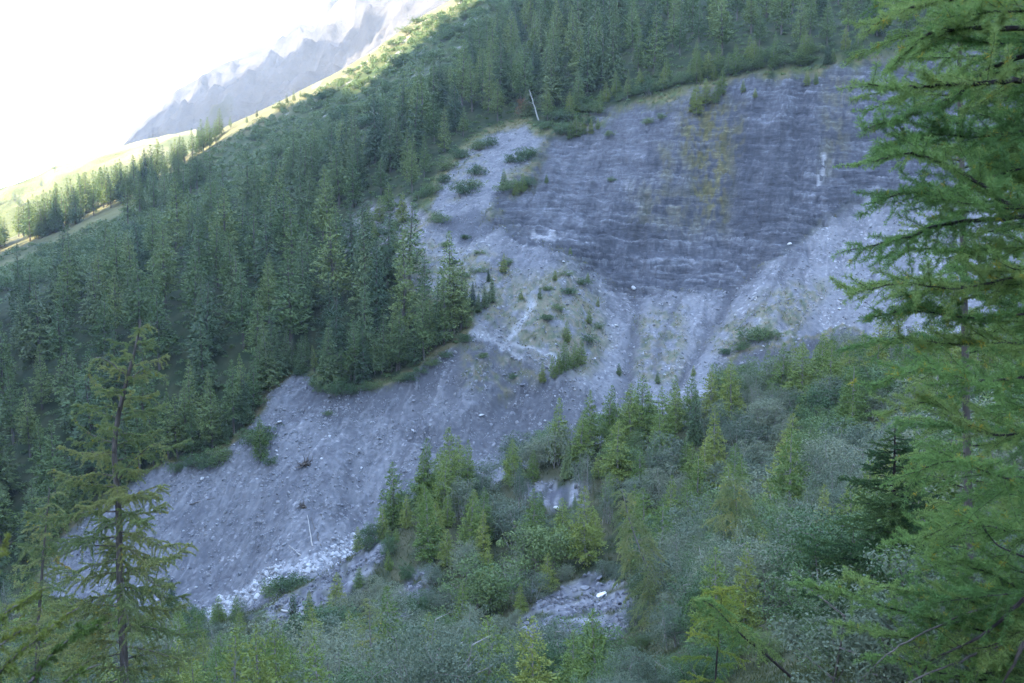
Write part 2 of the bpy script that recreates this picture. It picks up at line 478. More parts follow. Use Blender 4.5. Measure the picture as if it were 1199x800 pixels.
    wl = mix(wl, slate * .5, .5 * np.clip(crack, 0, 1))
    stain = np.maximum(M([(795,118),(850,108),(858,180),(850,255),(815,250),(800,190)], 12), .7 * M([(855,120),(872,120),(870,190),(858,190)], 6))
    stain = np.maximum(stain, .6 * M([(770,170),(790,170),(780,250),(768,250)], 8))
    stain = np.maximum(stain, .5 * M([(965,90),(1000,90),(990,200),(960,210)], 10))
    wl = mix(wl, mix(c(.072,.074,.030), c(.118,.104,.050), sstep(-.3, .3, f3)), 1.0 * np.maximum(stain, .45 * M([(740,215),(860,225),(850,275),(740,265)], 16)) * sstep(-.32, .2, f1 + f3 * .7))
    col = mix(col, wl, wall)
    # dark band of wet shale at the head of the fan
    wet = M([(515,258),(560,246),(598,262),(640,286),(632,292),(585,272),(560,282),(535,285)], 5)
    col = mix(col, slate * .82, wet * .8)
    # plants creeping over the debris
    def veg(poly, soft, thr, seed): return M(poly, soft) * sstep(thr - .1, thr + .35, fbm(X / 3.2, Y / 3.2, 5, seed) + .25 * fbm(X / .8, Y / .8, 3, seed + 1)) * .8
    v = veg([(600,330),(660,310),(700,345),(715,400),(690,440),(640,430),(590,395)], 14, -.30, 50)
    v = np.maximum(v, veg([(480,310),(560,290),(610,320),(600,380),(560,385),(555,350),(495,345)], 14, -.16, 51))
    v = np.maximum(v, veg([(745,370),(800,360),(800,445),(745,450)], 12, -.18, 52))
    v = np.maximum(v, veg([(820,400),(900,340),(970,330),(930,400),(850,420)], 12, -.18, 53))
    v = np.maximum(v, veg([(540,390),(640,440),(590,470),(545,455)], 10, -.08, 54) * .9)
    v = np.maximum(v, veg([(460,300),(520,275),(500,340),(475,330)], 10, -.15, 55))
    v = np.maximum(v, veg([(520,180),(560,165),(570,200),(530,240)], 8, -.02, 56))
    v = np.maximum(v, veg([(590,205),(640,180),(630,215),(600,235)], 8, -.25, 57))
    col = mix(col, mix(grass * 1.05, dry, sstep(-.3, .3, f3)), v * .85)
    col = mix(col, mix(silt * .68, stone * .75, .5 * sstep(0, .4, f3)), .7 * bank)
    col = mix(col, silt * .72, .85 * cut)
    col = mix(col, mix(grass, dry, sstep(-.2, .3, f3)), .8 * sstep(2.6, 0, np.abs(poly_sd(qx, qy, [(842,436),(868,414),(925,403),(990,386),(1010,392),(1000,408),(930,428),(880,444)]) + 3)) * (qy < 420) * far)
    # light rubble
    col = mix(col, pale * .98, .75 * bed * sstep(-.4, .1, f3))
    col = mix(col, silt * .78, .85 * np.maximum.reduce([ch1 * sstep(-.4, .3, f3 + .2), ch2, .8 * chute([(700,318),(722,344),(738,380),(742,420)], 4), .8 * chute([(800,350),(775,390),(765,440)], 4), .7 * chute([(600,280),(572,320),(540,372)], 4), .7 * chute([(930,300),(900,345),(868,385)], 4), .7 * chute([(420,470),(410,540),(395,610)], 5), .6 * chute([(500,445),(480,520),(455,590)], 6), .6 * chute([(330,470),(318,540),(300,640)], 5)]))
    col = mix(col, pale * .9, .9 * gulch); col = mix(col, pale * .80, .95 * trail)
    streak = chute([(965,185),(962,205),(955,220)], 2.5)
    col = mix(col, pale, .8 * streak * (f3 > -.2))
    ledge = M([(618,277),(640,272),(662,276),(656,283),(630,284)], 2)
    col = mix(col, pale * .95, .85 * ledge)
    col = mix(col, mix(c(.065,.066,.078), c(.155,.155,.165), sstep(-.3, .3, f3 + f1)), rocky)
    col = mix(col, mix(c(.11,.10,.11), c(.19,.18,.18), sstep(-.3, .3, f3 + f1)), outcrop * .9)
    outc = alp * sstep(.25, .4, fbm(X / 11, Y / 11, 4, 60)) * (qx > 330)
    col = mix(col, c(.21,.20,.20), outc * .8)
    cluster = .35 + .65 * sstep(-.25, .35, fbm(X / 5, Y / 5, 4, 70) + .3 * f2)
    stony = cluster * np.clip(np.maximum.reduce([lower, talus * .95, wall * .35, gully * .9, rocky, outcrop]) * (1 - .75 * v), 0, 1)
    nr, nc = X.shape
    verts = np.stack([X, Y, Z], -1).reshape(-1, 3)
    i = np.arange(nr - 1)[:, None] * nc; j = np.arange(nc)[None]
    jn = (j + 1) % nc
    faces = np.stack([i + j, i + nc + j, i + nc + jn, i + jn], -1).reshape(-1, 4)
    # disc under the viewer
    verts = np.concatenate([verts, [[0, 0, float(Z[0].mean())]]])
    cen = len(verts) - 1
    tri = np.stack([np.full(nc, cen), np.arange(nc), (np.arange(nc) + 1) % nc], -1)
    m, t, out = new_mat('ground')
    me = mesh_np('terrain', verts, [faces, tri], [m], smooth=True)
    ca = me.attributes.new('ground_colour', 'FLOAT_COLOR', 'POINT')
    cc = np.ones((len(verts), 4), np.float32); cc[:-1, :3] = col.reshape(-1, 3); cc[-1, :3] = (.06, .06, .03)
    ca.data.foreach_set('color', cc.ravel())
    sa = me.attributes.new('stony', 'FLOAT', 'POINT')
    ss = np.zeros(len(verts), np.float32); ss[:-1] = stony.ravel(); sa.data.foreach_set('value', ss)
    wa = me.attributes.new('wall', 'FLOAT', 'POINT')
    ss = np.zeros(len(verts), np.float32); ss[:-1] = wall.ravel(); wa.data.foreach_set('value', ss)
    # material: the ground colour, broken up into stones of their own tone
    a = N(t, 'ShaderNodeAttribute'); a.attribute_name = 'ground_colour'
    s = N(t, 'ShaderNodeAttribute'); s.attribute_name = 'stony'
    w = N(t, 'ShaderNodeAttribute'); w.attribute_name = 'wall'
    tc = N(t, 'ShaderNodeTexCoord')
    vo = N(t, 'ShaderNodeTexVoronoi'); vo.inputs['Scale'].default_value = 1.9
    t.links.new(tc.outputs['Object'], vo.inputs['Vector'])
    bw = N(t, 'ShaderNodeSeparateColor'); t.links.new(vo.outputs['Color'], bw.inputs[0])
    st = ramp(t, bw.outputs[0], [(0.0, (.72,.72,.74)), (.25, (.93,.93,.93)), (.80, (1.04,1.04,1.03)), (.93, (1.35,1.34,1.32)), (.985, (2.0,1.97,1.92))])
    no = N(t, 'ShaderNodeTexNoise'); no.inputs['Scale'].default_value = 0.9; no.inputs['Detail'].default_value = 8; no.inputs['Roughness'].default_value = .7
    t.links.new(tc.outputs['Object'], no.inputs['Vector'])
    mot = ramp(t, no.outputs[0], [(.25, (.55,.56,.55)), (.5, (1,1,1)), (.75, (1.45,1.42,1.35))])
    # bedding of the rock wall: thin layers, nearly level
    mp = N(t, 'ShaderNodeMapping'); mp.inputs['Scale'].default_value = (.30, .30, 1.5); mp.inputs['Rotation'].default_value = (0, math.radians(6), 0)
    t.links.new(tc.outputs['Object'], mp.inputs[0])
    nb = N(t, 'ShaderNodeTexNoise'); nb.inputs['Scale'].default_value = 0.75; nb.inputs['Detail'].default_value = 7; nb.inputs['Roughness'].default_value = .75
    t.links.new(mp.outputs[0], nb.inputs['Vector'])
    bed_c = ramp(t, nb.outputs[0], [(.28, (.34,.35,.38)), (.42, (.78,.78,.80)), (.54, (1.0,1.0,1.0)), (.64, (1.45,1.45,1.44)), (.74, (2.4,2.37,2.33))])
    def mulmix(col_a, col_b, fac=None, f=1.0):
        n = N(t, 'ShaderNodeMix', data_type='RGBA', blend_type='MULTIPLY'); n.clamp_result = False
        n.inputs['Factor'].default_value = f
        if fac is not None: t.links.new(fac, n.inputs['Factor'])
        t.links.new(col_a, n.inputs['A']); t.links.new(col_b, n.inputs['B'])
        return n.outputs['Result']
    k = mulmix(a.outputs['Color'], mot, f=.35)
    k = mulmix(k, st, s.outputs['Fac'])
    k = mulmix(k, bed_c, w.outputs['Fac'])
    d = N(t, 'ShaderNodeBsdfPrincipled'); d.inputs['Roughness'].default_value = .95; d.inputs['Specular IOR Level'].default_value = .15
    t.links.new(k, d.inputs['Base Color'])
    hs = N(t, 'ShaderNodeMath', operation='MULTIPLY'); t.links.new(bw.outputs[0], hs.inputs[0]); t.links.new(s.outputs['Fac'], hs.inputs[1])
    hw = N(t, 'ShaderNodeMath', operation='MULTIPLY'); t.links.new(nb.outputs[0], hw.inputs[0]); t.links.new(w.outputs['Fac'], hw.inputs[1])
    h1 = N(t, 'ShaderNodeMath', operation='ADD'); t.links.new(hs.outputs[0], h1.inputs[0]); t.links.new(no.outputs[0], h1.inputs[1])
    h2 = N(t, 'ShaderNodeMath', operation='MULTIPLY_ADD'); t.links.new(hw.outputs[0], h2.inputs[0]); h2.inputs[1].default_value = 5.0; t.links.new(h1.outputs[0], h2.inputs[2])
    b = N(t, 'ShaderNodeBump'); b.inputs['Strength'].default_value = .8; b.inputs['Distance'].default_value = .14
    t.links.new(h2.outputs[0], b.inputs['Height']); t.links.new(b.outputs[0], d.inputs['Normal'])
    t.links.new(d.outputs[0], out.inputs[0])
    o = link('terrain', me); o['kind'] = 'structure'
    return th, r, Z, dict(bare=bare, lower=lower, talus=talus, wall=wall, gully=gully, rocky=np.maximum(rocky, outcrop), bed=bed, fringe=fringe, alp=alp, veg=v)

G_TH, G_R, G_Z, MASK = build_terrain()

def _cell(x, y):
    th = np.arctan2(x, y); r = np.hypot(x, y)
    i = np.clip(np.searchsorted(G_R, r) - 1, 0, len(G_R) - 2); j = np.clip(np.searchsorted(G_TH, th) - 1, 0, len(G_TH) - 2)
    fr = np.clip((r - G_R[i]) / (G_R[i + 1] - G_R[i]), 0, 1); ft = np.clip((th - G_TH[j]) / (G_TH[j + 1] - G_TH[j]), 0, 1)
    return i, j, fr, ft

def ground(x, y, F=None):
    F = G_Z if F is None else F
    i, j, fr, ft = _cell(np.asarray(x, float), np.asarray(y, float))
    return (F[i, j] * (1 - fr) + F[i + 1, j] * fr) * (1 - ft) + (F[i, j + 1] * (1 - fr) + F[i + 1, j + 1] * fr) * ft

_YS = np.exp(np.linspace(np.log(1.5), np.log(900), 2600))

def hit(px, py, ymin=1.5):
    """where the line of sight of a photo pixel meets the ground (beyond ymin)"""
    a, b = ray(px, py)
    ys = _YS[_YS >= ymin]
    g = ground(a * ys, ys)
    k = np.nonzero(b * ys < g)[0]
    if len(k) == 0: return None
    Y = ys[k[0]]
    return np.array((a * Y, Y, float(ground(a * Y, Y))))

def horizon(px, y_to):
    """lowest photo row still visible at distance y_to above everything nearer"""
    a, b = ray(px, 400)
    ys = _YS[(_YS < y_to - 3)]
    return float(np.min(project(a * ys, ys, ground(a * ys, ys))[1]))
# ---------------------------------------------------------------- mountains
def ridge_mesh(name, crest, foot_near, foot_far, n=160, m=70, rough=30, seed=0, mat=None, scale=220):
    """a mountain chain: crest polyline (x,y,z), slopes falling to foot lines on both sides"""
    crest = np.asarray(crest, float)
    s = np.linspace(0, 1, n); k = np.concatenate([[0], np.cumsum(np.linalg.norm(np.diff(crest[:, :2], axis=0), axis=1))]); k /= k[-1]
    cr = np.stack([np.interp(s, k, crest[:, i]) for i in range(3)], -1)
    near = np.stack([np.interp(s, k, np.asarray(foot_near, float)[:, i]) for i in range(3)], -1)
    farf = np.stack([np.interp(s, k, np.asarray(foot_far, float)[:, i]) for i in range(3)], -1)
    cr[:, 2] += rough * .35 * fbm(s * 22, s * 0, 4, seed + 9)
    rows = []
    for t in np.linspace(-1, 1, m):
        e = abs(t) ** 0.9
        b = near if t < 0 else farf
        p = cr * (1 - e) + b * e
        w = np.sin(np.pi * min(1, abs(t) * 1.02)) ** .7
        g = ridged(p[:, 0] / scale + .6 * fbm(p[:, 0] / 300, p[:, 1] / 300, 2, seed + 4), p[:, 1] / (scale * 1.6), 4, seed) - .45
        g2 = fbm(p[:, 0] / 60, p[:, 1] / 60, 4, seed + 3)
        p = p.copy(); p[:, 2] += w * rough * (2.4 * g + .6 * g2)
        rows.append(p)
    V = np.array(rows).reshape(-1, 3)
    i = np.arange(m - 1)[:, None] * n; j = np.arange(n - 1)[None]
    F = np.stack([i + j, i + j + 1, i + n + j + 1, i + n + j], -1).reshape(-1, 4)
    o = link(name, mesh_np(name, V, F, [mat], smooth=True)); o['kind'] = 'structure'
    return o

def mountain_mat(name, rock0, rock1, green, zlo, zhi):
    m, t, out = new_mat(name)
    tc = N(t, 'ShaderNodeTexCoord')
    no = N(t, 'ShaderNodeTexNoise'); no.inputs['Scale'].default_value = .012; no.inputs['Detail'].default_value = 9; no.inputs['Roughness'].default_value = .68
    t.links.new(tc.outputs['Object'], no.inputs['Vector'])
    col = ramp(t, no.outputs[0], [(.38, rock0), (.60, rock1)])
    no2 = N(t, 'ShaderNodeTexNoise'); no2.inputs['Scale'].default_value = .006; no2.inputs['Detail'].default_value = 8
    t.links.new(tc.outputs['Object'], no2.inputs['Vector'])
    sep = N(t, 'ShaderNodeSeparateXYZ'); t.links.new(tc.outputs['Object'], sep.inputs[0])
    mr = N(t, 'ShaderNodeMapRange'); mr.inputs[1].default_value = zlo; mr.inputs[2].default_value = zhi; mr.inputs[3].default_value = .25; mr.inputs[4].default_value = -.25
    t.links.new(sep.outputs[2], mr.inputs[0])
    ad = N(t, 'ShaderNodeMath', operation='ADD'); t.links.new(no2.outputs[0], ad.inputs[0]); t.links.new(mr.outputs[0], ad.inputs[1])
    f = ramp(t, ad.outputs[0], [(.46, (0, 0, 0)), (.54, (1, 1, 1))])
    mx = N(t, 'ShaderNodeMix', data_type='RGBA'); t.links.new(f, mx.inputs['Factor']); t.links.new(col, mx.inputs['A']); mx.inputs['B'].default_value = (*green, 1)
    d = N(t, 'ShaderNodeBsdfDiffuse'); t.links.new(mx.outputs['Result'], d.inputs[0])
    b = N(t, 'ShaderNodeBump'); b.inputs['Strength'].default_value = .8; b.inputs['Distance'].default_value = 30
    t.links.new(no.outputs[0], b.inputs['Height']); t.links.new(b.outputs[0], d.inputs['Normal'])
    t.links.new(d.outputs[0], out.inputs[0])
    return m

M_MOUNT = mountain_mat('mountain_rock', (.030, .029, .033), (.078, .070, .068), (.028, .033, .016), 120, 380)
M_HILL = mountain_mat('hill_meadow', (.16, .155, .07), (.26, .23, .12), (.09, .10, .035), 0, 300)

# the mountain beyond the crest
_pk = [(95,205,2500),(135,178,2450),(165,142,2450),(205,106,2480),(245,84,2500),(285,66,2540),(330,38,2580),(370,14,2620),(388,-14,2650),(440,-75,2700),(560,-170,2750),(760,-260,2800),(1000,-280,2900)]
_cr = [at(*p) for p in _pk]
_nf = [at(px, min(py + 190, 330), 1350) for px, py, Y in _pk]
_ff = [p + np.array((150, 1100, -p[2] - 150)) for p in _cr]
ridge_mesh('mountain', _cr, _nf, _ff, 300, 170, 60, 5, M_MOUNT, 200)
# the sunlit side valley at the far left
_hl = [(-420,330,1250),(-200,285,1280),(-60,245,1300),(0,222,1320),(60,196,1340),(115,176,1360),(170,160,1400),(230,150,1450)]
_cr2 = [at(*p) for p in _hl]
ridge_mesh('hill', _cr2, [at(px, py + 95, 800) for px, py, Y in _hl], [p + np.array((0, 700, -p[2] - 120)) for p in _cr2], 120, 60, 14, 31, M_HILL, 180)

# added ridge out of view at the left, put there to shade the valley: its skyline follows the edge of
# the sunlight on the far crest, carried back along the sun's direction
_edge = [(-60, 12, 13), (0, 12, 13), (60, 12, 7), (100, 11, 1), (150, 12, -3), (200, 12, -2), (255, 7, -1), (300, 7, -1), (350, 8, -1), (395, 13, -1), (416, 34, -2),
         (440, 52, -4), (464, 50, -3)]
_sc = []
for _px, _dy, _dz in _edge:
    _p = hit(_px, horizon(_px, 880) + _dy, 200)
    _sc.append(_p + np.array((0, 0, _dz)) + SUN_DIR * 900)
# further back an unseen second peak, added to keep the far mountain's foot in shade
bpy.context.view_layer.update()
def cast(px, py):
    a, b = ray(px, py)
    ok, loc, n, i, ob, mt = C.ray_cast(bpy.context.evaluated_depsgraph_get(), Vector((0, 0, 0)), Vector((float(a), 1.0, float(b))).normalized())
    return (np.array(loc), ob.name) if ok else (None, '')
_mt = []
for _px, _py in [(168, 160), (215, 122), (262, 98), (300, 80), (345, 60), (385, 48), (420, 34), (455, 12)]:
    _p, _nm = cast(_px, _py)
    if _nm == 'mountain': _mt.append(_p + SUN_DIR * 1500)
_mt = [_mt[0] + np.array((-300, 200, -150))] + _mt + [_mt[-1] + np.array((-170, 40, -520)), np.array((-1620, 960, 100)), np.array((-1330, 620, 160))]
_shade = _mt + _sc + \
         [np.array((0, 430, 150)) + SUN_DIR * 900, np.array((120, 500, 300)) + SUN_DIR * 950, np.array((300, 430, 390)) + SUN_DIR * 1050, np.array((-640, -260, 790)), np.array((-760, -620, 700)), np.array((-900, -1300, 620))]
_shade = np.array(_shade)
def _foot(sgn, w):
    out = []
    for i, p in enumerate(_shade):
        q = np.array((p[0] + sgn * w * .86, p[1] - sgn * w * -.2, -90.0)); out.append(q)
    return np.array(out)
_fn = _shade.copy(); _fn[:, 0] += np.clip(_shade[:, 2] * .62, 120, 420); _fn[:len(_mt), 0] = _shade[:len(_mt), 0] + 130; _fn[:, 2] = -70
_ff2 = _shade.copy(); _ff2[:, 0] -= 900; _ff2[:, 1] -= 250; _ff2[:, 2] = -90
def chain():
    n = 420; m = 27
    k = np.concatenate([[0], np.cumsum(np.linalg.norm(np.diff(_shade, axis=0), axis=1))]); k /= k[-1]
    s = np.linspace(0, 1, n)
    g = lambda P: np.stack([np.interp(s, k, P[:, i]) for i in range(3)], -1)
    cr, a, b = g(_shade), g(_fn), g(_ff2)
    cr[:, 2] += 2.5 * fbm(s * 60, s * 0, 4, 77)
    rows = []
    for t in np.linspace(-1, 1, m):
        e = abs(t); p = cr * (1 - e) + (a if t < 0 else b) * e
        w = np.sin(np.pi * e)
        p[:, 2] += w * 40 * (ridged(p[:, 0] / 200, p[:, 1] / 200, 4, 71) - .9)
        rows.append(p)
    V = np.array(rows).reshape(-1, 3)
    i = np.arange(m - 1)[:, None] * n; j = np.arange(n - 1)[None]
    F = np.stack([i + j, i + j + 1, i + n + j + 1, i + n + j], -1).reshape(-1, 4)
    o = link('mountain', mesh_np('added_shade_ridge', V, F, [M_MOUNT], smooth=True)); o['kind'] = 'structure'  # unseen ridge, added and shaped only for the shadow it casts
chain()

# ---------------------------------------------------------------- haze
HAZE = 1.3e-4
def build_haze():
    x0, x1, y0, y1, z0, z1 = -2600, 3200, -1500, 4000, -700, 1500
    V = np.array([(x, y, z) for x in (x0, x1) for y in (y0, y1) for z in (z0, z1)], float)
    F = np.array([(0, 1, 3, 2), (4, 6, 7, 5), (0, 4, 5, 1), (2, 3, 7, 6), (0, 2, 6, 4), (1, 5, 7, 3)])
    m, t, out = new_mat('haze')
    v = N(t, 'ShaderNodeVolumePrincipled')
    v.inputs['Color'].default_value = (.92, .95, 1.0, 1)
    v.inputs['Density'].default_value = HAZE
    v.inputs['Anisotropy'].default_value = 0.2
    t.links.new(v.outputs[0], out.inputs['Volume'])
    o = link('haze', mesh_np('haze', V, F, [m])); o['kind'] = 'stuff'
build_haze()
# ---------------------------------------------------------------- foliage kit
M_SPRUCE = leaf_mat('spruce_needles', (.046,.082,.036), (.082,.126,.048), (.124,.164,.058), .15, .35)
M_LARCH = leaf_mat('larch_needles', (.082,.132,.044), (.124,.178,.056), (.168,.212,.064), .2, .35)
M_YOUNG = leaf_mat('young_larch_needles', (.100,.155,.036), (.145,.200,.044), (.200,.232,.052), .25, .8)
M_WILLOW = leaf_mat('willow_leaves', (.086,.116,.072), (.124,.152,.094), (.168,.190,.116), .25, .5)
M_ALDER = leaf_mat('alder_leaves', (.050,.094,.036), (.078,.128,.044), (.116,.160,.052), .2, .5)
M_RED = leaf_mat('rowan_leaves', (.20,.09,.05), (.24,.12,.06), (.12,.12,.05), .3, .8)
M_HERO = leaf_mat('larch_needles_near', (.150,.200,.070), (.208,.250,.088), (.258,.275,.094), .48, .5)
M_NEAR = leaf_mat('larch_needles_close', (.105,.195,.056), (.160,.262,.072), (.225,.298,.086), .48, 1.6)
M_GOLD = leaf_mat('yellowing_larch_needles', (.26,.25,.035), (.36,.30,.03), (.42,.30,.03), .35, 1.5)
M_BARK = bark_mat('grey_bark', (.075,.062,.055), (.155,.135,.120))
M_BARKL = bark_mat('pale_bark', (.16,.145,.13), (.26,.24,.22))
M_BARKD = bark_mat('dark_bark', (.018,.014,.013), (.06,.05,.046), 12)
M_DEAD = bark_mat('bleached_wood', (.22,.205,.185), (.42,.40,.37))

def unit(v): return v / np.maximum(np.linalg.norm(v, axis=-1, keepdims=True), 1e-9)

def blades(o, d, l, w, rng, tri=False, flat=0.6):
    """diamond leaves: origin, direction, length, width -> verts, faces"""
    o = np.asarray(o, float); d = unit(np.asarray(d, float)); n = len(o)
    l = np.broadcast_to(l, n)[:, None]; w = np.broadcast_to(w, n)[:, None]
    s = unit(np.cross(d, rng.normal(size=(n, 3)) * .75 + np.array((0, 0, flat))))
    if tri:
        V = np.stack([o - s * w / 2, o + s * w / 2, o + d * l], 1).reshape(-1, 3)
        return V, np.arange(n * 3).reshape(-1, 3)
    V = np.stack([o, o + d * l * .45 + s * w / 2, o + d * l, o + d * l * .45 - s * w / 2], 1).reshape(-1, 3)
    return V, np.arange(n * 4).reshape(-1, 4)

def leaves_n(o, nrm, l, w, rng, jitter=.45):
    """diamond leaves lying on the outside of a clump: each faces roughly along nrm"""
    o = np.asarray(o, float); n = len(o)
    q = unit(unit(np.asarray(nrm, float)) + rng.normal(0, jitter, (n, 3)))
    d = unit(np.cross(q, rng.normal(size=(n, 3)))); s = np.cross(q, d)
    l = np.broadcast_to(l, n)[:, None]; w = np.broadcast_to(w, n)[:, None]
    V = np.stack([o - d * l * .5, o + s * w / 2, o + d * l * .5, o - s * w / 2], 1).reshape(-1, 3)
    return V, np.arange(n * 4).reshape(-1, 4)

class Kit:
    """collects geometry; triangles and quads, one material slot each call"""
    def __init__(self): self.V = []; self.Q = []; self.T = []; self.mq = []; self.mt = []; self.n = 0
    def add(self, V, F, m=0):
        F = np.asarray(F) + self.n; self.V.append(np.asarray(V)); self.n += len(V)
        if F.shape[1] == 4: self.Q.append(F); self.mq.append(np.full(len(F), m))
        else: self.T.append(F); self.mt.append(np.full(len(F), m))
    def tube(self, pts, rad, sides=5, m=0):
        P = np.asarray(pts, float); n = len(P); rad = np.broadcast_to(rad, n)
        t = np.gradient(P, axis=0); t = unit(t)
        ref = np.array((0, 0, 1.0)) if abs(t[0][2]) < .9 else np.array((1.0, 0, 0))
        a = unit(np.cross(t, ref)); b = np.cross(t, a)
        an = np.linspace(0, 2 * np.pi, sides, endpoint=False)
        V = P[:, None] + rad[:, None, None] * (np.cos(an)[None, :, None] * a[:, None] + np.sin(an)[None, :, None] * b[:, None])
        i = np.arange(n - 1)[:, None] * sides; j = np.arange(sides)[None]; jn = (j + 1) % sides
        self.add(V.reshape(-1, 3), np.stack([i + j, i + jn, i + sides + jn, i + sides + j], -1).reshape(-1, 4), m)
    def mesh(self, name, mats, smooth=False):
        fs = []; ms = []
        if self.Q: fs.append(np.concatenate(self.Q)); ms.append(np.concatenate(self.mq))
        if self.T: fs.append(np.concatenate(self.T)); ms.append(np.concatenate(self.mt))
        return mesh_np(name, np.concatenate(self.V), fs, mats, np.concatenate(ms), smooth)

def conifer(kind, H, seed, dense=1.0, leaf=1.0):
    """a conifer seen from afar -> (trunk mesh, crown mesh)"""
    rng = np.random.default_rng(seed)
    lean = rng.normal(0, .012, 2)
    tr = Kit()
    zz = np.linspace(-.8, H * .97, 9)
    path = np.stack([lean[0] * zz + .012 * H * np.sin(zz / H * 5 + seed), lean[1] * zz, zz], -1)
    R0 = .0125 * H + .05
    tr.tube(path, np.maximum(R0 * (1 - np.clip(zz, 0, H) / H) ** .8, .02), 6)
    cr = Kit()
    spruce = kind == 'spruce'
    z0 = H * (rng.uniform(.06, .14) if spruce else rng.uniform(.10, .26))
    if kind == 'young': z0 = H * .06
    nl = int((38 if spruce else 33) * dense)
    Rm = H * (rng.uniform(.155, .20) if spruce else rng.uniform(.15, .20))
    if kind == 'young': Rm = H * rng.uniform(.22, .29); nl = int(26 * dense)
    O = []; D = []; L = []; W = []; NR = []
    for k in range(nl):
        t = (k + rng.uniform(0, .9)) / nl
        z = z0 + (H - z0) * t
        prof = (1 - t) ** (.72 if kind == 'young' else .85) * (.6 + .4 * min(1, t / .18)) if not spruce else (1 - t) ** .95 * (.75 + .25 * min(1, t / .12))
        nb = max(3, int(round((6.5 if spruce else 5.5) * (1 - .35 * t))))
        a0 = rng.uniform(0, 6.28)
        for b in range(nb):
            ln = (Rm * prof * rng.uniform(.74, 1.14) + .010 * H)
            if rng.random() < .05: ln *= .5
            az = a0 + b * 6.283 / nb + rng.normal(0, .25)
            el = (rng.uniform(-.35, .02) if spruce else rng.uniform(-.18, .25)) + .55 * t ** 2
            u = np.array((math.cos(az) * math.cos(el), math.sin(az) * math.cos(el), math.sin(el)))
            base = np.array((np.interp(z, zz, path[:, 0]), np.interp(z, zz, path[:, 1]), z))
            m = max(4, int(ln / (.045 * H) * 6.0 * leaf))
            s = rng.uniform(.12, 1.0, m) ** .8
            droop = (.22 if spruce else .10)
            p = base + u * (s * ln)[:, None]; p[:, 2] -= droop * ln * s ** 2
            lat = rng.normal(0, .075 * ln + .005 * H, (m, 3)); lat[:, 2] *= .6
            O.append(p + lat)
            dd = u * .8 + rng.normal(0, .55, (m, 3)); dd[:, 2] += (-.35 if spruce else .05)
            D.append(dd); NR.append(np.array((u[0] * .75, u[1] * .75, .75)) + rng.normal(0, .42, (m, 3)))
            taper = .42 + .58 * min(1.0, ln / (Rm * .8)); L.append(taper * rng.uniform(.027, .048, m) * H ** .75 * 2.0 * (1.05 if spruce else 1.0) / leaf ** .5)
            W.append(taper * rng.uniform(.0125, .022, m) * H ** .75 * 2.0 / leaf ** .5)
    m = 14
    tip = np.array((path[-1, 0], path[-1, 1], H * .93))
    O.append(tip + rng.uniform(0, 1, (m, 1)) * np.array((0, 0, H * .06))); D.append(np.array((0, 0, 1.0)) + rng.normal(0, .35, (m, 3)))
    NR.append(rng.normal(0, 1, (m, 3))); L.append(rng.uniform(.02, .035, m) * H); W.append(np.full(m, .008 * H))
    O, D, L, W, NR = map(np.concatenate, (O, D, L, W, NR))
    # the innermost part of the crown: limbs
    for k in range(14):
        t = rng.uniform(.05, .8); z = z0 + (H - z0) * t; az = rng.uniform(0, 6.28); ln = Rm * (1 - t) * .8
        b = np.array((np.interp(z, zz, path[:, 0]), np.interp(z, zz, path[:, 1]), z))
        tr.tube([b, b + np.array((math.cos(az) * ln, math.sin(az) * ln, -.1 * ln))], [.02 * H ** .5, .006], 3)
    dq = unit(D); nq = unit(NR); sq = unit(np.cross(dq, nq)); l_, w_ = L[:, None], W[:, None]
    cr.add(np.stack([O, O + dq * l_ * .45 + sq * w_ / 2, O + dq * l_, O + dq * l_ * .45 - sq * w_ / 2], 1).reshape(-1, 3), np.arange(len(O) * 4).reshape(-1, 4))
    return tr, cr

def conifer_thing(kind, name, H, seed, leafm, barkm, dense=1.0, leaf=1.0, split=True):
    tr, cr = conifer(kind, H, seed, dense, leaf)
    if not split:
        k = Kit()
        k.add(np.concatenate(tr.V), np.concatenate(tr.Q), 0); k.add(np.concatenate(cr.V), np.concatenate(cr.Q), 1)
        o = bpy.data.objects.new(name, k.mesh(name, [barkm, leafm])); return o
    r = bpy.data.objects.new(name, None); r.empty_display_size = .3
    for nm, k, mt in (('trunk', tr, barkm), ('crown', cr, leafm)):
        c = bpy.data.objects.new(nm, k.mesh(nm, [mt], smooth=(nm == 'trunk'))); c.parent = r
    return r

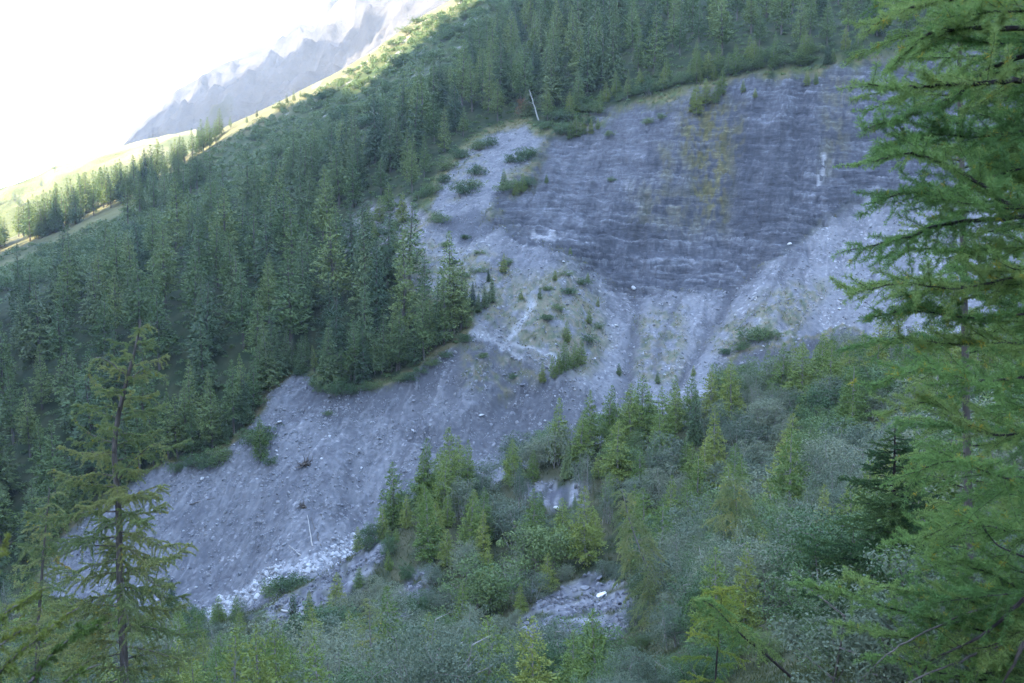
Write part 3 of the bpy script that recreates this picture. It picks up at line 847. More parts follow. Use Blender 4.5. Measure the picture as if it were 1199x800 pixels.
def shrub(H, W_, seed, leafm, barkm, name, leaf=.16, n_leaf=5200, upright=.5, stem_r=.8):
    rng = np.random.default_rng(seed)
    st = Kit(); tips = []
    ns = rng.integers(6, 10)
    for i in range(ns):
        az = rng.uniform(0, 6.28); r = W_ * .5 * rng.uniform(.25, 1.0) * (1 - .35 * upright); h = H * rng.uniform(.6, .98)
        b = np.array((rng.normal(0, .12 * W_), rng.normal(0, .12 * W_), -.4))
        e = b + np.array((math.cos(az) * r, math.sin(az) * r, h))
        s = np.linspace(0, 1, 6)[:, None]
        p = b + (e - b) * s; p[:, :2] += (np.array((math.cos(az), math.sin(az))) * r * .35) * (np.sin(s * np.pi)) * rng.uniform(-.3, .9)
        st.tube(p, np.linspace(.035, .008, 6) * H ** .5 * stem_r, 4)
        for f in (.40, .55, .68, .78, .88, 1.0):
            q = np.array([np.interp(f, s[:, 0], p[:, k]) for k in range(3)])
            for j in range(3):
                off = rng.normal(0, 1, 3) * np.array((.20 * W_, .20 * W_, .10 * H)) * (1.15 - .5 * f)
                e2 = q + off
                tips.append(e2)
                if j == 0: st.tube([q, e2], [.010 * H ** .5, .004], 3)
    tips = np.array(tips)
    size = rng.uniform(.5, 1.3, len(tips))
    idx = rng.choice(len(tips), n_leaf, p=size / size.sum())
    sh = unit(rng.normal(size=(n_leaf, 3)) + np.array((0, 0, .35)))
    rad = np.array((.125 * W_, .125 * W_, .085 * H)) * size[idx][:, None]
    o = tips[idx] + sh * rad * (1 - .55 * rng.random((n_leaf, 1)) ** 2.2) * (1 + .25 * rng.normal(size=(n_leaf, 1)) ** 2 * .4)
    ok = o[:, 2] > .04 * H
    o, sh = o[ok], sh[ok]
    cr = Kit(); cr.add(*leaves_n(o, sh + (0, 0, .25), rng.uniform(.7, 1.4, len(o)) * leaf, rng.uniform(.38, .65, len(o)) * leaf, rng))
    r = bpy.data.objects.new(name, None)
    for nm, k, mt in (('stem', st, barkm), ('foliage', cr, leafm)):
        c = bpy.data.objects.new(nm, k.mesh(nm, [mt])); c.parent = r
    return r

# prototypes (never linked themselves; every tree in the scene is a copy)
SPRUCES = [conifer_thing('spruce', 'spruce_tree', 18.0, 100 + i, M_SPRUCE, M_BARK) for i in range(6)]
LARCHES = [conifer_thing('larch', 'larch_tree', 18.0, 200 + i, M_LARCH, M_BARK) for i in range(6)]
YOUNG = [conifer_thing('young', 'young_larch', 7.0, 300 + i, M_YOUNG, M_BARKL, 1.15, 1.5) for i in range(6)]
YSPRUCE = [conifer_thing('spruce', 'young_spruce', 7.0, 350 + i, M_SPRUCE, M_BARK, 1.0, 1.4) for i in range(3)]
FAR1 = [conifer_thing('larch', 'larch_tree', 18.0, 400 + i, M_LARCH, M_BARK, .8, .8, split=False) for i in range(4)]
FAR2 = [conifer_thing('spruce', 'spruce_tree', 18.0, 420 + i, M_SPRUCE, M_BARK, .8, .8, split=False) for i in range(4)]
WILLOWF = [shrub(3.4, 3.4, 610 + i, M_WILLOW, M_BARKL, 'willow_shrub', .085, 11000) for i in range(4)]
ALDERF = [shrub(3.4, 3.4, 620 + i, M_ALDER, M_BARK, 'alder_shrub', .095, 10000) for i in range(3)]
WILLOWS = [shrub(4.2, 4.4, 500 + i, M_WILLOW, M_BARKL, 'willow_shrub') for i in range(6)]
ALDERS = [shrub(4.2, 4.6, 520 + i, M_ALDER, M_BARK, 'alder_shrub', .17) for i in range(5)]
LOWSHRUB = [shrub(1.6, 3.2, 540 + i, M_ALDER, M_BARK, 'mountain_pine', .16, 1700) for i in range(4)]
NEARBUSH = [shrub(2.0, 2.0, 580 + i, M_WILLOW if i % 2 else M_ALDER, M_BARK, 'willow_shrub' if i % 2 else 'alder_shrub', .042, 13000, .5, .4) for i in range(4)]
BIRCHES = [shrub(5.5, 3.0, 560 + i, M_WILLOW, M_BARKL, 'birch_sapling', .12, 3000, 1.0) for i in range(3)]

PLACED = []          # every planted thing, for the labels
def plant(proto, loc, height, base_h, kind_word, zone, group, cat, wide=1.0, name=None, tilt=None, tint=''):
    s = height / base_h
    o = copy_thing(proto, loc, RNG.uniform(0, 6.28), (s * wide, s * wide, s), tilt or (RNG.normal(0, .02), RNG.normal(0, .02)))
    o.name = name or proto.name.split('.')[0]
    o['category'] = cat; o['group'] = group
    px, py = project(loc[0], loc[1], loc[2])
    hpx = 1050 * height / max(loc[1], 1)
    PLACED.append(dict(o=o, k=kind_word, zone=zone, px=float(px), py=float(py), h=hpx, H=height, Y=loc[1]))
    return o

def scatter(n_try, rmin, rmax, th0, th1, keep, spacing, seed):
    """dart throwing in plan; keep(px,py,x,y,z) -> bool array; spacing may be a function of Y"""
    rng = np.random.default_rng(seed)
    r = np.sqrt(rng.uniform(rmin ** 2, rmax ** 2, n_try)); th = np.radians(rng.uniform(th0, th1, n_try))
    x, y = r * np.sin(th), r * np.cos(th); z = ground(x, y); px, py = project(x, y, z)
    ok = keep(px, py, x, y, z)
    x, y, z, px, py = x[ok], y[ok], z[ok], px[ok], py[ok]
    out = []; grid = {}
    for i in range(len(x)):
        sp = spacing(y[i]) if callable(spacing) else spacing
        c = (int(x[i] // 8), int(y[i] // 8)); good = True
        for a in (-1, 0, 1):
            for b in (-1, 0, 1):
                for (u, v) in grid.get((c[0] + a, c[1] + b), ()):
                    if (u - x[i]) ** 2 + (v - y[i]) ** 2 < sp * sp: good = False; break
                if not good: break
            if not good: break
        if good: grid.setdefault(c, []).append((x[i], y[i])); out.append((x[i], y[i], z[i], px[i], py[i]))
    return np.array(out)
# ---------------------------------------------------------------- the forest on the far slope
P_FOREST = [(-420,720),(-420,440),(-140,372),(0,376),(60,350),(120,318),(175,296),(250,262),(300,232),(330,212),(372,186),(410,176),(455,158),(490,132),(530,96),(560,62),(600,24),(632,-10),(650,-60),(660,-170),(1300,-170),
            (1300,70),(1010,75),(920,84),(868,92),(800,100),(740,118),(690,130),(640,142),(600,140),(560,150),(528,175),(505,205),(480,235),(430,232),(408,262),(412,300),(455,305),(478,330),(495,350),(545,360),
            (552,386),(500,422),(440,448),(408,455),(385,458),(362,440),(340,436),(318,458),(290,508),(240,534),(196,545),(150,565),(108,597),(62,636),(36,690),(-140,700)]
def _far(x, y): return y > 150
def _bare_at(x, y): return ground(x, y, MASK['bare'])
def keep_forest(px, py, x, y, z):
    clear = poly_sd(px, py, [(395,318),(415,300),(470,312),(478,345),(440,325)])   # a small clearing
    return (poly_sd(px, py, P_FOREST) > 0) & _far(x, y) & (_bare_at(x, y) < .2) & (fbm(x / 16, y / 16, 3, 90) > -.55) & (clear < 2)
FP = scatter(56000, 150, 520, -44, 41, keep_forest, lambda y: 8.1 if y < 260 else (8.0 if y < 320 else 7.2), 11)
# only what can be seen: the top of the tree must rise above everything nearer
cand = []
for x, y, z, px, py in FP:
    u = fbm(np.array(x / 30), np.array(y / 30), 3, 91)
    H = 11.5 + 14.0 * RNG.beta(2.4, 1.8)
    d_edge = float(poly_sd(np.array(px), np.array(py), P_FOREST))
    if d_edge < 9: H *= RNG.uniform(.45, .95)
    if py < 115 and px > 780: H *= .82
    if py < 105 and px > 800 and d_edge < 22: H *= .6
    spruce = (RNG.random() < .42 + .5 * float(u)) if px < 800 else RNG.random() < .25
    top = project(x, y, z + H)[1]
    if top > 800 or px < -400 or px > 1420 or (py < -4): continue
    if top > horizon(px, y) - 3: continue
    cand.append((1050 * H / y, x, y, z, H, spruce, px, py, d_edge))
cand.sort(key=lambda c: -c[0])
cnt = {True: 0, False: 0}; rest = []
for hpx, x, y, z, H, spruce, px, py, de in cand:
    if px > 1075 or px < -30 or cnt[spruce] >= (262 if spruce else 195):
        rest.append((x, y, z, H, spruce)); continue
    cnt[spruce] += 1
    protos = SPRUCES if spruce else LARCHES
    plant(protos[RNG.integers(len(protos))], (x, y, z - .3), H, 18.0, 'spruce' if spruce else 'larch', 'forest', 'spruces of the far slope forest' if spruce else 'larches of the far slope forest',
          'spruce tree' if spruce else 'larch tree', RNG.uniform(.95, 1.35))
print('forest individuals', cnt, 'rest', len(rest))

def mass(name, items, protos1, protos2, base):
    """many small trees as one object"""
    V = []; F = []; MI = []; n = 0; rng = np.random.default_rng(5)
    for x, y, z, H, sp in items:
        p = (protos2 if sp else protos1)[rng.integers(4)].data
        v = np.empty(len(p.vertices) * 3, np.float32); p.vertices.foreach_get('co', v); v = v.reshape(-1, 3)
        f = np.empty(len(p.loops), np.int32); p.loops.foreach_get('vertex_index', f); f = f.reshape(-1, 4)
        mi = np.empty(len(p.polygons), np.int32); p.polygons.foreach_get('material_index', mi)
        a = rng.uniform(0, 6.28); s = H / base; c_, s_ = math.cos(a) * s, math.sin(a) * s
        V.append(np.stack([v[:, 0] * c_ - v[:, 1] * s_ + x, v[:, 0] * s_ + v[:, 1] * c_ + y, v[:, 2] * s + z - .3], -1))
        F.append(f + n); MI.append(np.where(mi == 0, 0, 2 if sp else 1)); n += len(v)
    if not V: return
    o = link(name, mesh_np(name, np.concatenate(V), np.concatenate(F), [M_BARK, M_LARCH, M_SPRUCE], np.concatenate(MI)))
    tag(o, 'rest of the dark conifer forest between and behind the single trees', 'forest', kind='stuff')
mass('forest', rest, FAR1, FAR2, 18.0)

# trees along the sunlit crest at the left, and the dark group below it whose tips catch the sun
def at_ground(px, py, ymin=150):
    h = hit(px, py, ymin)
    return h
# the row of trees that stands right on the lip of the scree, and the dark scrub along the brow of the wall
rng = np.random.default_rng(19)
_lip = [(30,668),(62,634),(108,596),(150,564),(196,543),(240,536),(287,510),(316,458),(340,438),(362,440),(385,458),(410,455),(440,448),(498,424),(540,398),(552,384)]
_k = np.concatenate([[0], np.cumsum(np.hypot(*np.diff(np.array(_lip, float), axis=0).T))])
for q in np.arange(0, _k[-1], 10.5):
    px = np.interp(q, _k, [p[0] for p in _lip]) + rng.uniform(-4, 4); py = np.interp(q, _k, [p[1] for p in _lip]) - rng.uniform(1, 12)
    p = at_ground(px, py, 140)
    if p is None or ground(p[0], p[1], MASK['bare']) > .3: continue
    sp = rng.random() < .5; H = rng.uniform(6, 17)
    plant((SPRUCES if sp else LARCHES)[rng.integers(6)], p - (0, 0, .3), H, 18.0, 'spruce' if sp else 'larch', 'lipwood', 'trees on the lip of the scree', 'spruce tree' if sp else 'larch tree', rng.uniform(.95, 1.25))
for i in range(46):
    px = rng.uniform(655, 1005); py = np.interp(px, [655, 720, 800, 870, 1010], [146, 126, 99, 84, 68]) - rng.uniform(0, 14)
    p = at_ground(px, py, 140)
    if p is not None: plant(LOWSHRUB[rng.integers(4)], p - (0, 0, .2), rng.uniform(1.8, 4.2), 1.6, 'mountain pine', 'brow', 'scrub along the brow of the rock wall', 'shrub', rng.uniform(.7, 1.1))
crest = []
rng = np.random.default_rng(21)
for i in range(110):
    px = rng.uniform(-20, 185); base = np.interp(px, [-20, 0, 60, 100, 150, 190], [292, 284, 262, 244, 222, 203]) + rng.uniform(-1, 14)
    crest.append((px, base, rng.uniform(15, 23)))
for i in range(26):
    px = rng.uniform(185, 260); base = np.interp(px, [185, 210, 260], [206, 190, 158]) + rng.uniform(0, 8)
    crest.append((px, base, rng.uniform(10, 17)))
for i in range(26):
    px = rng.uniform(150, 250); base = np.interp(px, [150, 180, 250], [258, 246, 226]) + rng.uniform(-20, 8)
    crest.append((px, base, rng.uniform(14, 19)))
for px, py, h in [(336,112,6),(344,110,6.5),(301,128,5),(289,136,5),(270,150,7),(352,105,4)]: crest.append((px, py, h))
for px, py, h in crest:
    p = at_ground(px, py, 300)
    if p is None:
        p = at_ground(px, py + 9, 300)
        if p is None: continue
    f = rng.random() < .3
    plant((FAR2 if f else FAR1)[rng.integers(4)], p - (0, 0, .3), h, 18.0, 'spruce' if f else 'larch', 'crest', 'conifers along the sunlit crest', 'spruce tree' if f else 'larch tree', 1.15)
# conifers on the bright hill of the side valley
def hill_hit(px, py):
    dg = bpy.context.evaluated_depsgraph_get()
    a, b = ray(px, py); d = Vector((float(a), 1.0, float(b))).normalized()
    ok, loc, n, idx, ob, mt = C.ray_cast(dg, Vector((0, 0, 0)), d)
    return (np.array(loc), ob.name) if ok else (None, '')
for o_ in bpy.data.objects:
    if o_.name == 'haze': o_.hide_viewport = True
bpy.context.view_layer.update()
k = 0
while k < 34:
    px = rng.uniform(-10, 150); py = rng.uniform(175, 262); k += 1
    loc, nm = hill_hit(px, py)
    if nm != 'hill': continue
    f = rng.random() < .4
    plant((FAR2 if f else FAR1)[rng.integers(4)], loc - np.array((0, 0, .5)), rng.uniform(13, 20), 18.0, 'spruce' if f else 'larch', 'hill', 'conifers on the bright hill', 'spruce tree' if f else 'larch tree', 1.2)

# green alder thickets on the shaded shelf below the crest, and on the sunlit knoll
for i in range(215):
    px = rng.uniform(0, 610) if i < 150 else rng.uniform(400, 610)
    lo = np.interp(px, [0, 100, 200, 300, 380, 440, 500, 610], [366, 320, 276, 226, 180, 150, 118, 14]); hi = np.interp(px, [0, 100, 200, 300, 380, 440, 500, 610], [296, 262, 205, 142, 98, 60, 18, -20])
    py = hi + (lo - hi) * rng.random() ** .8
    if px < 160 and abs(py - np.interp(px, [0, 50, 160], [312, 290, 235])) < 7: continue      # the grass strip stays open
    p = at_ground(px, py, 300)
    if p is None: continue
    plant(LOWSHRUB[rng.integers(4)], p - (0, 0, .2), rng.uniform(2.4, 5.4), 1.6, 'mountain pine', 'shelf' if px < 400 else 'knoll', 'mountain pines near the crest', 'shrub', rng.uniform(.8, 1.3))

def scrub():
    """the closed carpet of dwarf scrub on the shelf under the crest"""
    def keep(px, py, x, y, z):
        lo = np.interp(px, [0, 100, 200, 300, 380, 440, 500, 610], [366, 325, 282, 232, 190, 160, 130, 30])
        hi = np.interp(px, [0, 100, 200, 300, 380, 440, 500, 610], [300, 262, 205, 146, 103, 66, 24, -20])
        strip = np.abs(py - np.interp(px, [0, 50, 160], [312, 290, 235])) < 6
        return (px > -60) & (px < 640) & (py < lo) & (py > hi) & ~(strip & (px < 165)) & (fbm(x / 13, y / 13, 3, 98) > -.22) & (y > 300)
    P = scatter(9000, 300, 620, -34, 4, keep, 3.6, 51)
    V = []; F = []; n = 0; rng = np.random.default_rng(52)
    for x, y, z, px, py in P:
        m = 130; R = rng.uniform(1.6, 3.4); h = R * rng.uniform(.7, 1.2)
        sh = unit(rng.normal(size=(m, 3)) + (0, 0, .5)); sh[:, 2] = np.abs(sh[:, 2])
        v, f = leaves_n(np.array((x, y, z)) + sh * (R, R, h) * rng.uniform(.6, 1.05, (m, 1)), sh, rng.uniform(.5, 1.0, m), rng.uniform(.3, .6, m), rng)
        V.append(v); F.append(f + n); n += len(v)
    o = link('scrub', mesh_np('scrub', np.concatenate(V), np.concatenate(F), [M_ALDER])); tag(o, 'closed carpet of dark green dwarf scrub on the shelf under the crest', 'scrub', kind='stuff')
scrub()

def forest_floor():
    def keep(px, py, x, y, z): return (poly_sd(px, py, P_FOREST) > -8) & _far(x, y) & (_bare_at(x, y) < .15) & (fbm(x / 7, y / 7, 3, 57) > -.3)
    P = scatter(16000, 150, 430, -33, 30, keep, 2.6, 56)
    V = []; F = []; n = 0; rng = np.random.default_rng(58)
    for x, y, z, px, py in P:
        m = 60; R = rng.uniform(.8, 1.9); h = R * rng.uniform(.5, .9)
        sh = unit(rng.normal(size=(m, 3)) + (0, 0, .5)); sh[:, 2] = np.abs(sh[:, 2])
        v, f = leaves_n(np.array((x, y, z)) + sh * (R, R, h) * rng.uniform(.5, 1.05, (m, 1)), sh, rng.uniform(.3, .7, m), rng.uniform(.2, .4, m), rng)
        V.append(v); F.append(f + n); n += len(v)
    o = link('undergrowth', mesh_np('undergrowth', np.concatenate(V), np.concatenate(F), [M_ALDER])); tag(o, 'low undergrowth on the floor of the far slope forest', 'undergrowth', kind='stuff')
forest_floor()

# ---------------------------------------------------------------- bushes and saplings round the bare slope
def bush_on(px, py, h, kind, zone, group, wide=1.0, ymin=140):
    p = hit(px, py, ymin)
    if p is None: return
    if kind == 'alder': plant(LOWSHRUB[RNG.integers(4)], p - (0, 0, .15), h, 1.6, 'mountain pine', zone, group, 'shrub', wide)
    elif kind == 'young larch': plant(YOUNG[RNG.integers(6)], p - (0, 0, .2), h, 7.0, 'young larch', zone, group, 'young larch', wide)
    elif kind == 'young spruce': plant(YSPRUCE[RNG.integers(3)], p - (0, 0, .2), h, 7.0, 'young spruce', zone, group, 'young spruce', wide)
    elif kind == 'rowan': plant(REDS[0], p - (0, 0, .15), h, 3.0, 'rowan', zone, group, 'shrub', wide)
REDS = [shrub(3.0, 3.0, 590, M_RED, M_BARK, 'rowan_shrub', .2, 900)]
BG = 'bushes round the rock wall'
for px, py, h in [(612,188,4.5),(600,192,4),(622,184,3.5),(545,228,4.5),(552,222,3.5),(560,205,4),(606,222,4),(595,226,3.5),(618,218,3.5),(513,262,4),(505,225,4),(498,232,4),(520,215,3.5),
                  (655,158,4),(664,156,4),(640,152,3.5),(575,172,4),(560,176,4),(540,186,4.5),(520,200,4.5),(700,135,3),(712,163,2.2),(755,100,4),(690,148,3.5),
                  (715,214,1.8),(760,146,2.5),(775,140,2.2),(430,258,3.5),(445,275,3.5),(462,270,4),(436,290,3.5),(455,298,4)]:
    bush_on(px, py, h, 'alder', 'wall', BG, .8)
bush_on(611, 137, 6.0, 'rowan', 'wall', 'rowans at the brow', .8)
YG = 'young larches on the far slope'
for i in range(40):   # light green larches along the brow over the wall
    px = rng.uniform(655, 1010); py = np.interp(px, [655, 720, 800, 870, 1010], [150, 131, 105, 90, 74]) - rng.uniform(1, 16)
    bush_on(px, py, rng.uniform(3.2, 9.5), 'young larch', 'brow', YG)
for px, py, h in [(675,163,8),(683,160,6),(668,166,6.5),(692,158,5),(700,156,4),(815,135,9),(826,128,8),(838,125,7),(845,118,8),(812,128,6),(870,112,4),(884,118,3),(945,104,5),(955,102,4),
                  (590,222,6),(612,226,5.5),(604,230,5),(640,216,3),(424,300,7),(432,270,7),(438,284,6),(445,262,8),(462,292,8),(470,262,9),(455,250,9)]:
    bush_on(px, py, h, 'young larch', 'wall', YG)
for px, py, h in [(553,360,6),(575,355,6.5),(568,362,6),(545,366,7),(540,372,6),(560,368,5),(590,320,5),(572,330,3.5),(664,402,5),(632,350,3),(650,330,3),(690,380,3.5),(668,300,2.5),(662,435,7),(672,432,6),(655,440,5),(648,446,5),(680,428,6),(635,452,4.5),
                  (688,330,2.5),(700,360,2.5),(610,352,2.5),(725,440,3),(770,450,3),(812,440,2.5)]:
    bush_on(px, py, h, 'young spruce' if px < 580 else 'young larch', 'fan', YG)
for px, py, h, w in [(560,320,2.0,1.2),(545,325,1.8,1),(595,312,2.4,.8),(530,310,1.6,1),(665,345,2.2,1.2),(680,335,2,1),(655,365,1.8,1),(640,375,1.8,1.2),(690,400,2,1.2),(640,340,1.6,1),
                     (665,325,1.7,1),(700,385,1.8,1),(565,420,1.6,1),(600,445,1.5,1),(522,290,2,1),(545,280,1.6,1),(880,402,4.5,.7),(888,398,4,.6),(868,410,2.5,1),(850,415,2,1),(900,395,2.4,1),(560,298,1.5,1)]:
    bush_on(px, py, h, 'alder', 'fan', 'bushes on the debris fan', w)
# the grassy lip of the wood above the lower scree, with its bushes
for px, py, h in [(395,462,3),(402,458,3.4),(412,462,2.6),(428,460,2.4),(440,455,2.2),(470,447,2),(480,446,2.6),(490,438,2),(508,428,2.2),(524,420,2),(545,402,2.4),(370,452,3),(378,458,3),(350,440,2.4),(300,520,4.5),(308,518,4),(250,545,4),(262,540,3.6),(240,548,3.4),(226,548,3),(210,552,3)]:
    bush_on(px, py, h, 'alder', 'lip', 'bushes along the edge of the wood', .8)
# the larch that has slid down with its clod, on the open scree
bush_on(306, 540, 9.5, 'young larch', 'slid', YG, .9)
bush_on(318, 543, 1.8, 'alder', 'slid', BG, 1.0)
bush_on(322, 694, 2.6, 'alder', 'creek', BG, 1.1, 60); bush_on(336, 692, 3.2, 'alder', 'creek', BG, 1.1, 60); bush_on(345, 688, 2.6, 'alder', 'creek', BG, 1.0, 60)
bush_on(386, 486, 1.2, 'alder', 'scree', BG, 1)
# ---------------------------------------------------------------- the near slope: larches and willows
def keep_spur(px, py, x, y, z):
    far = y > 136 + 12 * sstep(200, 700, px) + 8 * sstep(800, 1000, px)
    k = ~far & (px > -140) & (px < 1330) & (py < 900)
    for p in (R_ROCKY1, R_ROCKY2, R_ROCKY3, R_ROCKY4, R_ROCKY5):
        k &= poly_sd(px, py, p) < 3
    k &= poly_sd(px, py, [(455, 640), (490, 632), (500, 652), (470, 668)]) < 0
    return k
P_LIP = [(290, 724), (345, 690), (425, 640), (452, 622), (440, 612), (400, 640), (330, 690), (285, 715)]
SPN = scatter(10000, 26, 150, -36, 36, keep_spur, lambda y: 2.5 if y < 60 else 3.0, 33)
cnt = {}
def planted(k, lim=290):
    cnt[k] = cnt.get(k, 0) + 1
    return cnt[k] <= lim
items = sorted(SPN.tolist(), key=lambda q: q[1])
for x, y, z, px, py in items:
    crest = float(np.interp(px, [280, 420, 500, 600, 680, 750, 870, 1000, 1250], [724, 643, 592, 557, 525, 505, 470, 430, 410]))
    above = py - crest                      # rows below the skyline of the spur
    g = float(fbm(np.array(x / 9.0), np.array(y / 9.0), 3, 95))
    if px < 440 and above < 20 and py < 730: continue          # the bare lip above the torrent
    if y > 128 and RNG.random() < .5: continue
    top_band = above < 62
    if px > 860 and 470 < py < 640: pl = .22
    elif top_band: pl = .62
    elif px < 560 and py < 660: pl = .60
    elif px > 640 and py < 650: pl = .60
    else: pl = .38
    zone = 'spurtop' if top_band else 'spur'
    if poly_sd(np.array(px), np.array(py), [(700, 690), (780, 690), (790, 800), (690, 800)]) > 0 and RNG.random() < .6: continue
    low = .55 if (px < 470 and above < 75) else 1.0
    for q_ in (R_ROCKY1, R_ROCKY2, R_ROCKY3, R_ROCKY4):      # lower growth in front of the stony patches
        if -30 < float(poly_sd(np.array(px), np.array(py - 22), q_)): low = min(low, .5)
    u = RNG.random()
    if u < pl + .25 * g:
        H = RNG.uniform(4.0, 9.0) if top_band else RNG.uniform(3.8, 8.8)
        if y < 60: H = RNG.uniform(2.8, 5.2)
        if not planted('young larch'): continue
        plant(YOUNG[RNG.integers(6)], (x, y, z - .2), H * low, 7.0, 'young larch', zone, 'young larches on the near slope', 'young larch', RNG.uniform(.85, 1.15))
    elif u < pl + .25 * g + .05 and y > 60:
        plant(YSPRUCE[RNG.integers(3)], (x, y, z - .2), RNG.uniform(3, 7), 7.0, 'young spruce', zone, 'young spruces on the near slope', 'young spruce')
    elif RNG.random() < (.62 if not top_band else .4) + .5 * g:
        H = RNG.uniform(3.0, 6.4) * (.72 if y < 55 else 1)
        if not planted('willow', 235): continue
        plant(WILLOWS[RNG.integers(6)] if y > 72 else WILLOWF[RNG.integers(4)], (x, y, z - .1), H * low, 4.2 if y > 72 else 3.4, 'willow', zone, 'grey green willows on the near slope', 'shrub', RNG.uniform(.85, 1.2))
    elif RNG.random() < .2 and y > 50:
        plant(BIRCHES[RNG.integers(3)], (x, y, z - .1), RNG.uniform(3.5, 6), 5.5, 'birch', zone, 'young birches on the near slope', 'birch', 1.0)
    else:
        H = RNG.uniform(2.8, 6.2) * (.72 if y < 55 else 1)
        if not planted('alder', 215): continue
        plant(ALDERS[RNG.integers(5)] if y > 72 else ALDERF[RNG.integers(3)], (x, y, z - .1), H * low, 4.2 if y > 72 else 3.4, 'alder', zone, 'dark green alders on the near slope', 'shrub', RNG.uniform(.85, 1.2))
print('spur', cnt)
# the taller ones that stand out on the brow of the spur
for px, py, h in [(462,612,9.0),(500,592,9.6),(530,586,10.5),(548,584,8.5),(600,562,6.5),(655,536,9.2),(690,524,8.8),(712,516,8.6),(735,512,7),(808,492,7.4),(838,560,9.0),(850,482,7),(905,462,6.2),(955,446,5.5),(1000,434,5.0),(520,600,8),(420,640,3.6)]:
    p = hit(px, py + 6, 60)
    if p is None or p[1] > 140: continue
    plant(YOUNG[RNG.integers(6)], p - (0, 0, .3), h, 7.0, 'young larch', 'brow_tall', 'tall young larches on the brow of the near slope', 'young larch', RNG.uniform(.8, .95))
for px, py, h in [(425,634,5),(438,628,4.6),(432,640,3.6)]:
    p = hit(px, py + 4, 60)
    if p is not None and p[1] < 140: plant(ALDERS[RNG.integers(5)], p - (0, 0, .2), h, 4.2, 'alder', 'lip', 'bushes on the lip above the torrent', 'shrub', .95)

# bushes within a stone's throw
for x, y, z, px, py in scatter(900, 7, 26, -33, 33, lambda px, py, x, y, z: (py < 1000) & (np.hypot(x, y) > 7), 1.15, 37).tolist():
    if (abs(px - 143) < 60 and y > 20): continue
    pr = NEARBUSH[RNG.integers(4)]; wl_ = pr.name.startswith('willow')
    top = project(x, y, z + 1.0)[1]
    if top > 800 or top < 560: continue
    if 775 < px < 975 and y < 22: continue
    plant(pr, (x, y, z - .05), RNG.uniform(.9, 1.9), 2.0, 'willow' if wl_ else 'alder', 'near', 'bushes close to the viewer', 'shrub', RNG.uniform(.9, 1.3))

# turf tufts on the ragged edges of the bare ground
def turf():
    rng = np.random.default_rng(63); n = 90000
    r = np.sqrt(rng.uniform(150 ** 2, 320 ** 2, n)); th = np.radians(rng.uniform(-31, 26, n)); x, y = r * np.sin(th), r * np.cos(th)
    w = np.maximum(ground(x, y, MASK['fringe']), .55 * ground(x, y, MASK['veg']))
    ok = rng.random(n) < w * sstep(-.35, .2, fbm(x / 3, y / 3, 3, 64)); x, y = x[ok], y[ok]
    k = 5; x = np.repeat(x, k) + rng.normal(0, .25, len(x) * k); y = np.repeat(y, k) + rng.normal(0, .25, len(y) * k)
    d = rng.normal(0, .6, (len(x), 3)); d[:, 2] = 1
    V, F = blades(np.stack([x, y, ground(x, y) - .05], -1), d, rng.uniform(.3, .75, len(x)), rng.uniform(.08, .18, len(x)), rng, flat=0)
    m = leaf_mat('turf_blades', (.060,.084,.030), (.112,.122,.046), (.175,.150,.070), .3, .25)
    o = link('grass', mesh_np('turf', V, F, [m])); tag(o, 'ragged grass on the edges of the scree, the fan and the rock wall', 'grass', kind='stuff')
turf()

# leaf litter, herbs and grass tufts between the bushes
def undergrowth():
    rng = np.random.default_rng(61)
    n = 300000
    r = np.exp(rng.uniform(np.log(4), np.log(135), n)); th = np.radians(rng.uniform(-36, 36, n))
    x, y = r * np.sin(th), r * np.cos(th)
    far = y > 136
    ok = ~far & (ground(x, y, MASK['rocky']) < .35) & (fbm(x / 1.7, y / 1.7, 2, 62) > -.25)
    x, y = x[ok], y[ok]; z = ground(x, y)
    d = rng.normal(0, .55, (len(x), 3)); d[:, 2] = 1
    s = np.clip(np.hypot(x, y) / 60, .45, 1.6)
    V, F = blades(np.stack([x, y, z - .03], -1), d, rng.uniform(.16, .50, len(x)) * s, rng.uniform(.03, .07, len(x)) * s, rng, flat=0)
    m = leaf_mat('grass_and_herbs', (.034,.052,.018), (.064,.076,.028), (.120,.110,.052), .3, .25)
    o = link('grass', mesh_np('grass', V, F, [m])); tag(o, 'rough grass and low herbs between the bushes', 'grass', kind='stuff')
undergrowth()
# ---------------------------------------------------------------- trees close to the viewer
def curve(pts, n):
    """Catmull-Rom through points"""
    P = np.asarray(pts, float); P = np.concatenate([[2 * P[0] - P[1]], P, [2 * P[-1] - P[-2]]])
    out = []
    m = len(P) - 3
    for t in np.linspace(0, m - 1e-6, n):
        i = int(t); f = t - i
        a, b, c_, d = P[i:i + 4]
        out.append(b + .5 * f * (c_ - a + f * (2 * a - 5 * b + 4 * c_ - d + f * (3 * (b - c_) + d - a))))
    return np.array(out)

def needles(kit, P, A, rng, n, ln, w, mat, spread=1.0, fwd=.35):
    """rosettes of needles at points P round twig axes A"""
    P = np.repeat(P, n, 0); A = np.repeat(A, n, 0)
    d = unit(rng.normal(size=P.shape)) * spread + A * fwd
    V, F = blades(P, d, rng.uniform(.7, 1.15, len(P)) * ln, w * rng.uniform(.7, 1.2, len(P)), rng, flat=0)
    kit.add(V, F, mat)

